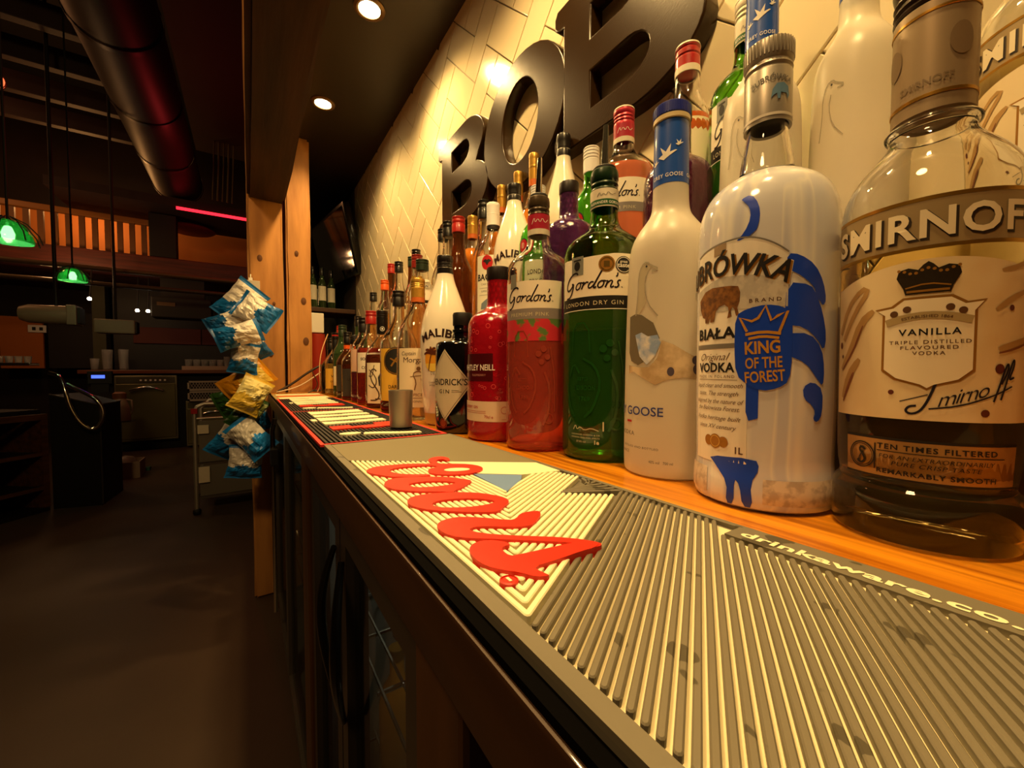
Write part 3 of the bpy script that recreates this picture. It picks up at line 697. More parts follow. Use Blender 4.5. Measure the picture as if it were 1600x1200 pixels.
def zubrowka(label, loc):
    frost = bpy.data.materials.new('birch_print_glass'); MATS['birch_print_glass'] = frost; frost.use_nodes = True
    nt = frost.node_tree; bs = nt.nodes['Principled BSDF']
    bs.inputs['Transmission Weight'].default_value = .22; bs.inputs['Roughness'].default_value = .12; bs.inputs['IOR'].default_value = 1.45
    bs.inputs['Coat Weight'].default_value = .6; bs.inputs['Coat Roughness'].default_value = .03
    tc = nt.nodes.new('ShaderNodeTexCoord'); mp = nt.nodes.new('ShaderNodeMapping'); mp.inputs['Scale'].default_value = (75, 75, 2.0)
    nz = nt.nodes.new('ShaderNodeTexNoise'); nz.inputs['Scale'].default_value = 1; nz.inputs['Detail'].default_value = 1
    rp = nt.nodes.new('ShaderNodeValToRGB'); e = rp.color_ramp.elements
    e[0].position = .42; e[0].color = (.70, .72, .84, 1); e[1].position = .5; e[1].color = (.95, .94, .92, 1)
    e2 = e.new(.56); e2.color = (.80, .81, .88, 1)
    nt.links.new(tc.outputs['Object'], mp.inputs['Vector']); nt.links.new(mp.outputs['Vector'], nz.inputs['Vector'])
    nt.links.new(nz.outputs['Fac'], rp.inputs['Fac']); nt.links.new(rp.outputs['Color'], bs.inputs['Base Color'])
    P = [(42, 0), (49.5, 1.5), (51.2, 6), (51, 18), (49.4, 30), (49.6, 42), (50.3, 80), (50.6, 180), (50.3, 206), (48, 222), (42, 234), (33, 241), (26, 245)]
    b = Bottle('vodka_bottle', label, loc, P, frost, 0, .93, 1, 2.5, group='vodka bottles', n=64, solid=True)
    # clear neck above the printed body
    nk = [(26.5, 245), (25.5, 245.3), (21.4, 247), (19.8, 251), (18, 262), (16, 274), (14.6, 280), (14.6, 318), (12.4, 318), (12.4, 280), (13.6, 274), (15.8, 262), (17.8, 251), (19, 248), (20, 246.2)]
    b.lat('neck', glass_c, nk + [nk[0]], 40)
    sil = M('grey_screw_cap', '#a49c90', .35, .45)
    b.lat('cap', sil, [(0, 318.5), (14.8, 284), (17, 283), (17, 321), (16.2, 323), (17.2, 325), (16.2, 328), (17.4, 330), (17.6, 341), (17, 343), (15.8, 343.6), (0, 343.6)][1:], 48)
    kn = MB()
    for i in range(40):
        a = 2 * PI * i / 40; R_ = .0176 * .93; kn.box(-.0004, .0004, -.0004, .0004, .331, .3425)
        for j in range(len(kn.V) - 8, len(kn.V)): x, y, z = kn.V[j]; kn.V[j] = (x * math.cos(a) - y * math.sin(a) + R_ * math.cos(a), x * math.sin(a) + y * math.cos(a) + R_ * math.sin(a), z)
    kn.build('cap_knurling', sil, b.root)
    b.dec('cap_text', grey_ink, [text('ŻUBRÓWKA', 3, 311, 4.2, .02, 0, 1, 30, arcr=40)], .3, 17, du=2)
    b.dec('cap_bison', M('pale_blue_print', '#5f86a8', .5), [poly([(2, 298), (3, 304), (6, 308), (11, 308.5), (15, 306), (16, 300), (14.6, 297), (13.6, 301), (9, 301.5), (8.4, 297), (6.8, 297), (6, 301), (4, 300)])], .35, 17, du=2)
    b.dec('cap_ring', M('cap_ring_print', '#d8d0c4', .4), [rect(-53, 286, 53, 288)], .3, 17, du=2)
    # labels, print: u from the side turned to the camera
    lab = M('silver_cream_label', '#efe9dc', .42, .0, noise=('#e2dccf', (120, 120, 10), 2, .4, .7))
    top = [(u, 192 - ((u + 18) / 33) ** 2 * 14 if u > -18 else 192 - ((u + 18) / 40) ** 2 * 5) for u in [15 - 73 * t / 24 for t in range(25)]]
    b.dec('front_label', lab, [poly([(-58, 116), (15, 116)] + top)], .35, dv=40)
    b.dec('lower_label', lab, [rect(-58, 31, -9, 116)], .35)
    gb = M('grey_band_print', '#8f8a84', .35, .4)
    b.dec('label_edge', gb, [stroke(top, 1.1, 0)], .55); b.dec('label_edge', gb, [rect(-58, 115.2, -13, 118.6)], .55)
    b.dec('seal_tab', M('tan_tab', '#9a8468', .5), [poly([(-37, 183), (-26, 184), (-26, 191), (-37, 190)])], .6)
    b.dec('label_shade', M('label_etching', '#b9b4ac', .5, noise=('#cbc5ba', (200, 200, 160), 3, .45, .6)), [poly([(-58, 142), (15, 142), (15, 158), (-5, 165), (-30, 167), (-58, 160)])], .5)
    b.dec('brand_outline', white_ink, [text('ŻUBRÓWKA', -31.6, 167.6, 15, .034, .14, 1.0, 98, arcr=110)], .6)
    b.dec('brand_shadow', gold_ink, [text('ŻUBRÓWKA', -31.0, 167.2, 15, .02, .14, 1.0, 96, arcr=110)], .68)
    b.dec('brand_name', ink, [text('ŻUBRÓWKA', -32, 168, 15, .018, .14, 1.0, 95, arcr=110)], .95)
    b.dec('trade_mark', brown, [ring(14, 171, 1.5, .4)], .6)
    xs = ((70, -55), (92, -49), (160, -36), (230, -28), (300, -20.5), (370, -15))
    def bu_(x):
        for (a, ua), (c, uc) in zip(xs, xs[1:]):
            if x <= c: return ua + (uc - ua) * (x - a) / (c - a)
        return -15
    bis = [(90, 620), (75, 560), (70, 490), (105, 432), (150, 415), (220, 420), (290, 425), (350, 435), (370, 480), (365, 540), (345, 580), (365, 635), (335, 637), (320, 592), (300, 572), (290, 600), (297, 640), (265, 650), (275, 600), (270, 572), (240, 548), (200, 562), (175, 590), (160, 660), (140, 665), (140, 622), (128, 665), (108, 665), (105, 628)]
    b.dec('bison_print', M('bison_brown', '#8a5a24', .6, noise=('#5a3412', (260, 260, 260), 3, .4, .65)), [poly([(bu_(x), 160.5 - (y - 415) * .102) for x, y in bis])], .7)
    for t_ in (text('BIAŁA', -36.5, 122.6, 8.2, .035, 0, 1.05, 38), text('VODKA', -36, 98, 7.0, .03, 0, 1.05, 36)): b.dec('label_text', ink, [t_], .7)
    for t_ in (text('BRAND', 1, 146, 2.6, .01, 0, 1.6, 20), text('MADE IN POLAND', -36, 93.6, 2.2, .0, 0, 1.4, 36), rect(-54, 92, -16, 92.4), text('1L', -14, 39.5, 5, .02), text('Original', -36.5, 106.6, 5.6, -.005, .45, 1.0, 30)) + tuple(text(q, -34, v, 3.4, 0, .4, 1, w_) for q, v, w_ in (('liquid clear and smooth', 86.5, 44), ('taste. The strength', 80.6, 38), ('inspired by the nature of', 74.8, 46), ('the Bialowieza Forest.', 69.6, 40), ('Vodka heritage built', 62.4, 42), ('since XV century', 56, 36))): b.dec('label_small_text', brown, [t_], .7)
    for x_, r_ in ((-40, 4), (-33, 5.4), (-26, 4)): b.dec('coin_print', gold_ink, [disc(x_, 46.6, r_)], .7 if r_ < 5 else .8)
    b.dec('coin_detail', M('coin_light', '#e0b860', .4, .4), [ring(-33, 46.6, 4.4, .6)], 1.0)
    # blue bison silhouette painted on the glass
    B_ = []
    B_.append(poly(chaikin([(-16, 219), (-9, 221), (-4, 213), (-3, 203), (-6, 193), (-20, 189), (-13, 195), (-9, 204), (-10, 212), (-14, 217)], 1, True)))
    B_.append(poly(chaikin([(14, 177), (22, 176), (33, 169), (40, 158), (43, 146), (40, 142), (37, 146), (32, 148), (34, 152), (30, 157), (20, 164), (14, 166)], 1, True)))
    B_.append(poly(chaikin([(14, 158), (30, 156), (34, 150), (40, 138), (44, 122), (42, 112), (36, 120), (26, 128), (13, 130)], 1, True)))
    B_.append(poly(chaikin([(14, 124), (30, 124), (40, 114), (43, 100), (42, 88), (36, 94), (28, 104), (14, 110)], 1, True)))
    B_.append(poly(chaikin([(26, 88), (33, 92), (42, 86), (42, 70), (38, 64), (34, 66), (36, 71), (33, 76), (27, 80)], 1, True)))
    B_.append(poly(chaikin([(-40, 35), (-3, 38), (0, 31), (-6, 20), (-4, 3), (-11, 3), (-13, 18), (-17, 22), (-17, 3), (-23, 3), (-22, 18), (-32, 29)], 1, True)))
    B_.append(poly([(-10, 96), (-2, 96), (-2, 66), (-8, 64), (-10, 70)]))
    for q in B_: b.dec('blue_bison_print', blue_ink, [q], .5, dv=12, du=4)
    # sticker
    st = []
    rr = random.Random(3)
    base = [(-18, 138), (-10, 142), (2, 144), (12, 142), (18, 137), (18.5, 110), (17, 92), (10, 87), (0, 85), (-9, 89), (-17, 96), (-18.5, 115)]
    b.dec('sticker', blue_ink, [poly(chaikin(base, 1, True))], .75, dv=20)
    cn = M('crown_gold', '#c08a30', .45)
    b.dec('sticker_crown', cn, [stroke([(-10, 126), (-15, 136), (-7, 133), (-3, 135), (1.5, 143), (5, 133), (9, 136), (15, 139), (10, 125)], 1.8, 0), stroke([(-11, 124), (0, 125.6), (11, 124)], 2), stroke([(-9, 121), (0, 122.6), (10, 121)], 1.8)], 1.0)
    b.dec('sticker_text', cn, [text('KING', 0, 111, 8.6, .03, 0, 1, 22, rot=3), text('OF THE', 1, 101, 7.6, .02, 0, 1, 23, rot=3), text('FOREST', 2, 91.5, 7.8, .02, 0, 1, 25, rot=5)], 1.0)
    b.dec('winter_ground', M('snow_print', '#d9cfc0', .4, noise=('#b7aca0', (160, 160, 160), 4, .45, .6)), [rect(2, 2, 75, 24)], .35, dv=8); b.dec('winter_ground', MATS['snow_print'], [rect(-75, 2, -41, 26)], .35, dv=8)
    return b
zubrowka('white and blue vodka bottle with bison and crown sticker on the counter', L0(.337, .1575))

GG = [(35, 0), (42, 1), (43.4, 5), (43.4, 40), (42.8, 110), (41, 180), (39.8, 208), (37.2, 222), (31, 233), (24.5, 241), (19.5, 248), (17.6, 256), (17.0, 274), (16.2, 300), (15.6, 330)]
frost_m = M('frosted_glass', (1.0, .93, .78), .34, trans=.5, ior=1.25)
def greygoose(label, loc, face=0., rs=1., zs=1., detail=True, gface=0):
    b = Bottle('vodka_bottle', label, loc, GG, frost_m, face, rs, zs, 2.5, group='vodka bottles', n=48, solid=True)
    b.lat('neck_band', navy, [(16.9, 274), (17.25, 274.4), (16.9, 300), (16.2, 333), (15.6, 333.4), (15.2, 334)], 40)
    b.lat('neck_ring', M('cream_ring', '#cbb98e', .4), [(15, 333.5), (17.6, 334), (17.6, 338), (15, 338.6)], 40)
    b.cap(M('blue_cap', '#24308c', .35), 17.4, 338.6, 349.5)
    kn = MB()
    for i in range(48):
        a = 2 * PI * i / 48; R_ = .0175 * rs; kn.box(-.0004, .0004, -.0004, .0004, .3395 * zs, .3478 * zs)
        for j in range(len(kn.V) - 8, len(kn.V)): x, y, z = kn.V[j]; kn.V[j] = (x * math.cos(a) - y * math.sin(a) + R_ * math.cos(a), x * math.sin(a) + y * math.cos(a) + R_ * math.sin(a), z)
    kn.build('cap_knurling', MATS['blue_cap'], b.root)
    g = gface
    bird = lambda x, y, k: [poly([(x - 9 * k, y + 1 * k), (x - 4 * k, y + 3 * k), (x - 7 * k, y + 11 * k), (x - 1 * k, y + 5 * k), (x + 4 * k, y + 12 * k), (x + 3 * k, y + 4 * k), (x + 8 * k, y + 5.5 * k), (x + 10 * k, y + 5.2 * k), (x + 4 * k, y + 1.5 * k), (x - 3 * k, y - 2.5 * k)])]
    b.dec('goose_print', white_ink, bird(-4 + g, 298, .95) + bird(7.5 + g, 308, .42) + bird(-16 + g, 294, .4), .45, 16.7, du=2)
    b.dec('band_text', white_ink, [text('GREY GOOSE', -4 + g, 279.5, 3.6, .01, 0, 1.15, 31), text('GREY GOOSE', 32 + g, 279.5, 3.6, .01, 0, 1.15, 31)], .45, 17.2, du=2)
    if detail:
        # big goose seen in the frosted glass
        gp = M('goose_grey_print', '#a79f8c', .5)
        b.dec('goose_head_print', gp, [stroke([(-34, 150), (-31, 170), (-31, 186), (-27, 196), (-21, 198), (-17, 194), (-9, 190), (-16, 189)], 1.6), stroke([(-22, 186), (-24, 176), (-20, 160), (-10, 148)], 1.2)], .4)
        b.dec('goose_eye', ink, [disc(-21.5, 194, 1.0)], .6)
        b.dec('goose_neck_print', M('goose_shade', '#b7ad93', .5), [poly([(-31, 186), (-27, 195), (-21, 197), (-17, 193), (-21, 187), (-24, 176), (-22, 160), (-30, 150), (-34, 152)])], .3)
        b.dec('goose_body_print', M('goose_dark', '#6e6552', .5), [poly([(-44, 150), (-34, 152), (-26, 150), (-14, 142), (-8, 128), (-12, 116), (-20, 108), (-30, 104), (-40, 108), (-44, 116)])], .35)
        b.dec('ice_peak_print', M('ice_blue_print', '#8ea6d0', .5, noise=('#e2e0e0', (90, 90, 90), 4, .4, .6)), [poly([(-34, 132), (-26, 134), (-19, 130), (-10, 131), (-7, 124), (-12, 112), (-20, 104), (-28, 112)])], .55)
        b.dec('cloud_print', M('cloud_beige_print', '#b29a76', .5, noise=('#d8c4a2', (60, 60, 60), 4, .4, .6)), [poly([(-6, 126), (4, 122), (14, 116), (30, 108), (30, 90), (14, 93), (0, 91), (-12, 86), (-24, 92), (-36, 98), (-44, 96), (-44, 104), (-30, 102), (-18, 102), (-10, 110)])], .45)
        b.dec('berry_print', M('dark_berry_print', '#4d4658', .5), [disc(25, 108, 4), disc(27, 100, 5), disc(2, 98, 3.2, 4)], .6)
        b.dec('brand_name', M('violet_ink', '#2b3a8a', .45), [text('GREY GOOSE', -42, 57.5, 8.4, .008, 0, 1.0, 76)], .5)
        b.dec('flag_print', red_ink, [rect(-46, 50, -38, 52)], .5)
        b.dec('small_text', grey_ink, [text('VODKA', -46, 38, 4.2, .005, 0, 1.2, 24), text('DISTILLED AND BOTTLED', -30, 26.5, 2, 0, 0, 1.1, 44), text('FRANCE', -50, 20.5, 3, 0, 0, 1.2, 16), text('40% vol   700 ml', -6, 14.5, 2.6, 0, 0, 1, 22)], .5)
    else:
        b.dec('goose_head_print', M('goose_grey_print'), [stroke([(-34, 150), (-31, 170), (-31, 186), (-27, 196), (-21, 198), (-17, 194), (-9, 190), (-16, 189)], 1.0), stroke([(-22, 186), (-24, 176), (-20, 160), (-10, 148)], .8)], .4)
        b.dec('goose_eye', ink, [disc(-21.5, 194, 1.0)], .6)
    return b
greygoose('frosted vodka bottle with blue cap and flying goose band on the counter', L0(.345, .2475), 0, .95)

GOR = [(38, 0), (45.4, 1.5), (46.8, 6), (46.8, 30), (46.4, 120), (46, 225), (44.5, 236), (40, 244), (30, 252), (21, 259), (17, 266), (15.4, 276), (15, 290), (15, 318)]
def script_gordons(x0, y0, k):
    """handwritten word drawn as pen strokes, k = x-height scale in mm"""
    S = []
    def a(pts, w_): S.append(stroke([(x0 + (x + .28 * y) * k, y0 + y * k) for x, y in pts], w_ * k, 2))
    a([(1.9, 2.0), (1.6, 2.3), (.9, 2.2), (.2, 1.5), (.0, .7), (.4, .1), (1.0, .2), (1.5, .9)], .26); a([(1.1, .9), (1.5, .9), (1.5, -.2), (1.1, -.9), (.4, -.9)], .24)
    def o(x): a([(x + .5, .95), (x + .1, .8), (x, .3), (x + .3, 0), (x + .7, .2), (x + .75, .7), (x + .5, .95), (x + .95, .85)], .2)
    o(2.0); a([(2.9, .8), (3.2, .95), (3.1, .5), (3.0, .05)], .22); a([(3.1, .5), (3.5, .95), (3.8, .8)], .2)
    a([(4.5, .8), (4.1, .9), (3.85, .4), (4.1, 0), (4.5, .3), (4.8, .9)], .2); a([(5.2, 2.5), (4.9, 1.4), (4.6, .4), (4.7, 0), (5.0, .2)], .22); o(5.1)
    a([(6.1, .8), (6.3, .9), (6.15, .05)], .22); a([(6.2, .5), (6.6, .95), (6.9, .8), (6.75, .2), (6.9, 0), (7.2, .2)], .2)
    a([(7.2, 1.9), (7.3, 1.6), (7.15, 1.4)], .2); a([(7.9, .9), (7.6, .95), (7.5, .65), (7.85, .3), (7.6, 0), (7.3, .1)], .22); a([(8.25, .05), (8.3, .12)], .2)
    return S
green_gl = M('green_glass', (.30, .66, .16), .0, trans=1., ior=1.47)
def gordons(label, loc, glass, liq, level, face=0., rs=1., zs=1., style='green', pour=True, relief=True, lbl_shift=0.):
    b = Bottle('gin_bottle', label, loc, GOR, glass, face, rs, zs, 2.6, liq, level, group='gin bottles', n=56)
    g = style == 'green'
    d = lbl_shift
    lab = paper
    b.dec('front_label', lab, [poly([(-56 + d, 178), (34 + d, 178), (34 + d, 222), (12 + d, 222)] + [(12 + d - 68 * t / 10, 222 - 2 * math.sin(PI * t / 10)) for t in range(1, 11)])] if g else [rect(-56 + d, 178, 34 + d, 212)], .35, dv=20)
    b.dec('brand_script', M('script_ink', '#1a1014', .4), script_gordons(-49 + d, 186, 8.2), .6, du=5)
    b.dec('lower_stripe', ink if g else M('grey_stripe', '#8a8280', .4), [rect(-56 + d, 165, 34 + d, 178)], .4)
    b.dec('stripe_text', M('stripe_text_ink', '#d8cfae', .5), [text('LONDON DRY GIN' if g else 'PREMIUM PINK', -14 + d, 168.6, 4.6, .0, 0, 1.25, 70 if g else 56)], .6)
    if g:
        b.dec('label_line', white_ink, [rect(-56 + d, 163.6, 34 + d, 164.4)], .4)
        b.dec('crest', M('crest_grey', '#7e8078', .5), [rect(-38, 202, -22, 222)], .6); b.dec('crest_lion', ink, [disc(-30, 212, 4, 5), rect(-35, 217.5, -25, 219)], .8)
        b.dec('medal', gold_ink, [disc(3, 211, 8.5)], .6); b.dec('medal_ring', M('medal_dark', '#6a5420', .4, .4), [ring(3, 211, 7, .8), rect(0, 208, 6, 214)], .8)
        b.dec('award', ink, [disc(21, 210, 9)], .7); b.dec('award_text', white_ink, [ring(21, 210, 8, .6), text('great', 21, 212, 3, .01), text('taste', 21, 207.5, 4.6, .02, 0, 1, 14)], .9)
    else:
        b.dec('crest', M('crest_grey'), [rect(-44, 204, -32, 222)], .6)
    capc = M('gin_neck_white', '#d8cfba', .45); neckc = green_ink if g else M('gin_neck_red', '#a81f38', .35)
    if g:
        b.lat('neck_label', capc, [(15.5, 283), (15.9, 283), (15.9, 303), (15.5, 303)])
        b.dec('neck_stripe', neckc, [rect(-52, 284.5, 52, 291)], .2, 15.9, du=2); b.dec('neck_text', white_ink, [text('ALEXANDER GORDON', 2, 286, 3, .01, 0, 1, 40)], .4, 15.9, du=2)
        b.dec('neck_signature', ink, [stroke([(-8, 294), (-5, 299), (-4, 294), (-1, 297), (2, 294), (4, 299), (8, 295), (14, 298)], .5)], .3, 15.9, du=2)
    else:
        b.lat('neck_label', neckc, [(15.3, 284), (15.9, 284), (15.9, 303), (15.3, 303)])
        b.lat('neck_ring', capc, [(15.5, 277), (16, 277), (16, 284), (15.5, 284)])
        b.dec('neck_signature', white_ink, [stroke([(-10, 290), (-6, 299), (-5, 291), (-1, 297), (2, 291), (5, 298), (9, 291), (14, 296)], .6)], .3, 15.9, du=2)
    if pour:
        b.lat('screw_thread', M('dark_green_cap', '#16301a', .3, .2) if g else M('dark_clear_thread', '#4c3f2c', .25, .3), [(14.2, 303), (15.6, 304), (14.6, 307), (15.6, 310), (14.6, 313), (15.8, 316), (15.8, 322), (15, 326), (13, 328), (0, 328)])
        b.pourer(327, chrome if not g else M('smoked_spout', '#5d5a50', .15, .7), black_matte, (.0015, -.001), 52)
    else:
        rc = capc if g else M('red_screw_cap', '#b02038', .35, .3)
        b.lat('screw_cap', rc, [(15.6, 303), (15.9, 303), (15.9, 306), (14.9, 308), (15.9, 310), (14.9, 313), (15.9, 315), (14.9, 318), (15.9, 320), (15.9, 325), (15, 327), (0, 327)])
        b.lat('cap_top', capc, [(15.4, 325.5), (16.1, 326), (15.6, 328), (0, 328)])
    if relief:  # moulded relief in the glass: boar head, plaque arcs, grapes
        rm = glass
        st = [stroke([(-36, 118), (-34, 150), (-16, 150), (-14, 118)], 1.6), stroke([(-40, 92), (-34, 108), (-26, 96)], 2.4), stroke([(-22, 112), (-8, 104), (-2, 84), (-10, 58), (-20, 48)], 2.6), stroke([(-44, 84), (-40, 60), (-32, 48)], 2.6), disc(0, 122, 4), disc(7, 128, 4), disc(4, 112, 3.6), disc(12, 118, 3.6), stroke([(8, 100), (16, 80), (14, 50), (6, 34)], 3), stroke([(16, 130), (22, 96), (22, 50)], 2), ring(14, 42, 7, 2)]
        rm = M('green_relief', (.012, .07, .01), .1, coat=1.) if g else M('pink_relief', (.3, .05, .03), .1, coat=1.)
        for q in st: b.dec('moulded_relief', rm, [q], .6, du=3)
        b.dec('moulded_text', rm, [text('ESTD', -22, 88, 4, .02), text('LONDON', -20, 78, 5, .02, 0, 1.2, 24), text('1769', -20, 66, 5, .02)], 1.0)
    if g:
        b.dec('fine_print', M('pale_print', '#c8c4a8', .5), [stroke([(-34, 34), (-31, 40), (-29, 34), (-25, 38), (-20, 34), (-12, 37), (-4, 34)], .7), text('ALEXANDER GORDON & CO', -20, 28.4, 1.7, 0, 0, 1.1, 34), text('LONDON ENGLAND SPIRITS', -20, 25.2, 1.7, 0, 0, 1.1, 34), text('37.5% vol', -24, 20.6, 2.2), text('1e', -6, 19.6, 4.4, .03), rect(0, 34, 1.4, 44)], .5)
    return b
pink_liq = M('pink_gin', (.78, .12, .08), .02, trans=0.7, ior=1.38, coat=.3)
gordons('green dry gin bottle with script label and pourer, standing on the counter', L0(.348, .3375), green_gl, M('green_gin', (.07, .33, .04), .02, trans=0.86, ior=1.38, coat=.3), 190)
pk = gordons('pink gin bottle with script label and steel pourer beside the green one', L0(.3165, .4215), glass_c, pink_liq, 152, style='pink', zs=.975, rs=.9)
pk.dec('berry_picture', M('berry_print', '#c8303c', .45, noise=('#5a7a3c', (70, 70, 70), 3, .5, .58)), [rect(-56, 138, 34, 165)], .35)

def whitley(label, loc, c, ctext, rs=1., zs=1., text_on=True, name='gin_bottle'):
    P = [(38, 0), (45, 1.5), (46.4, 5), (46.2, 60), (45.2, 160), (44, 168), (39, 177), (30, 183), (21, 188), (17.4, 193), (16.6, 200), (16.4, 230)]
    gl = M(c[0], c[1], .06, trans=.55, ior=1.47, coat=.6, bump=((190, 190, 190), .5))
    b = Bottle(name, label, loc, P, gl, 0, rs, zs, 3, group='gin bottles', n=48, solid=True)
    # hexagon lattice on the neck
    hx = []
    for i in range(9):
        for j in range(4):
            u = -26 + i * 6.4 + (j % 2) * 3.2; v = 199 + j * 8
            hx.append(stroke([(u + 3.1 * math.cos(math.radians(60 * t + 30)), v + 4.2 * math.sin(math.radians(60 * t + 30))) for t in range(6)], .6, 0, closed=True))
    b.dec('neck_lattice', M(c[0] + '_dark', tuple(x * .25 for x in c[1]), .3), hx, .35, du=None)
    b.lat('cap', M('dark_stopper', '#1a1210', .4), [(0, 229), (17, 229.5), (17.4, 231), (17.4, 246), (16.6, 248), (0, 248)])
    if text_on:
        b.dec('name_patch', M('dark_red_patch', '#4a0a10', .3, coat=.5), [rect(-60, 84, -8, 122)], .4)
        b.dec('brand_name', white_ink, [text('WHITLEY NEILL', -36, 99, 8.4, .015, 0, 1, 62)], .7)
        b.dec('brand_small', M('pale_red_ink', '#c88a80', .5), [text('GIN', -58, 90, 5, .0), text('RASPBERRY', -30, 91, 3, .0, 0, 1.2, 24)], .7)
        b.dec('lower_label', M('pale_pink_label', '#dcc4ac', .5), [rect(-66, 28, 26, 56)], .45)
        b.dec('lower_label_text', red_ink, [text('RASPBERRY GIN', -48, 46, 4, .01, 0, 1, 34), rect(-64, 42, -18, 42.5), rect(-64, 39.5, -18, 40), text('70cl e', -14, 33, 4), ring(8, 44, 5, .5), rect(4, 31, 22, 31.4), rect(16, 34, 24, 52)], .7)
        rr = random.Random(5); dots = []
        for i in range(70):
            u, v = rr.uniform(-60, 40), rr.uniform(60, 160)
            if -62 < u < -5 and 80 < v < 126: continue
            dots.append(ring(u, v, rr.uniform(1.6, 3.6), .5, n=10))
        b.dec('moulded_dots', M('moulded_red', (.85, .12, .12), .15, coat=.6), dots, .5, du=None)
    return b
whitley('red raspberry gin bottle with embossed glass and black stopper on the counter', L0(.31, .5105), ('raspberry_glass', (.62, .012, .03)), 1)

def hendricks(label, loc):
    P = [(40, 0), (44.5, 1), (45.5, 4), (45.4, 60), (44.2, 138), (42.5, 143), (36, 146), (24, 148), (16, 150), (14.8, 154), (14.8, 172)]
    b = Bottle('gin_bottle', label, loc, P, M('black_apothecary_glass', '#0b0a0c', .08, coat=.8), 0, 1, 1, 3, group='gin bottles', n=48, solid=True)
    b.lat('cap', M('black_cork', '#141110', .5), [(0, 171), (15.6, 171.5), (16.2, 173), (16.2, 190), (15, 192.5), (0, 192.5)])
    b.lat('neck_ring', black_gloss, [(15, 160), (16.8, 161), (16.8, 165), (15, 166)])
    b.dec('diamond_label', M('diamond_paper', '#cdbfa4', .5), [poly([(-30, 20), (14, 78), (-30, 132), (-74, 78)])], .4)
    b.dec('diamond_edge', M('diamond_edge_ink', '#4a4038', .5), [stroke([(-30, 24), (11, 78), (-30, 128), (-71, 78), (-30, 24)], .8, 0)], .6)
    b.dec('brand_name', ink, [text("HENDRICK'S", -29, 76, 10, .012, 0, 1, 72), text('GIN', -32, 63, 6.4, .01, 0, 1.4, 20), rect(-18, 65, -2, 65.5), rect(-18, 67.5, -6, 68)], .6)
    b.dec('moulded_rose', M('rose_print', '#8a3a1c', .5), [disc(-34, 16, 6), ring(-34, 16, 8, 1)], .4)
    return b
hendricks('black apothecary gin bottle with diamond label between malibu and red gin'.replace('malibu', 'white coconut rum'), L0(.297, .603))

MAL = [(32, 0), (36.5, 1.5), (38, 5), (40, 20), (44, 60), (46, 110), (46.2, 140), (45.4, 165), (41, 195), (33, 220), (24, 244), (17.5, 262), (14.6, 276), (14.2, 300)]
mal_white = M('milk_white_glass', '#f3ead6', .16, coat=.7, sss=0)
def malibu(label, loc, rs=1., zs=1., face=0., base=True):
    b = Bottle('rum_bottle', label, loc, MAL, mal_white, face, rs, zs, 2, group='coconut rum bottles', n=48, solid=True)
    b.lat('cap', M('black_screw_cap', '#171210', .35, coat=.3), [(14.7, 268), (15.2, 269), (15, 285), (14.4, 286), (15, 288), (14.4, 290.5), (15, 293), (14.4, 295.5), (15.2, 298), (15.2, 306), (14.4, 308), (0, 308)])
    b.dec('brand_name', M('brown_black_ink', '#2c1410', .4), [text('MALIBU', -12, 158, 14.5, .03, 0, 1.02, 72, arcr=62)], .5, dv=5)
    b.dec('sun_print', M('sun_orange', '#e8a02a', .45), [disc(-24, 118, 17, 21)], .45)
    b.dec('sea_print', M('sun_yellow', '#f2cf54', .45), [poly(arc(-24, 118, 17, 200, 340, 12, 21))], .6)
    palm = []
    for ang in (20, 60, 100, 140, 175, -10): palm.append(stroke([(-26, 128), (-26 + 8 * math.cos(math.radians(ang)), 128 + 9 * math.sin(math.radians(ang)) + 2), (-26 + 17 * math.cos(math.radians(ang)), 128 + 13 * math.sin(math.radians(ang)) - 2)], 4.4, 2, True))
    palm.append(stroke([(-32, 98), (-30, 112), (-26, 128)], 2))
    b.dec('palm_print', M('palm_dark', '#5a2a18', .45), palm, .75)
    b.dec('small_text', grey_ink, [text('ORIGINAL', -12, 90, 5, .01, 0, 1.3, 34, arcr=-60), text('CARIBBEAN RUM', -14, 76, 3, 0, 0, 1.1, 36), text('WITH COCONUT', -14, 71, 3, 0, 0, 1.1, 34)], .5)
    if base: b.dec('clear_base', M('pale_base_glass', '#c9a95e', .15, coat=.5), [rect(-112, 4, 112, 22)], .3, dv=6)
    return b
malibu('white coconut rum bottle with palm print in the front row on the counter', L0(.308, .697))

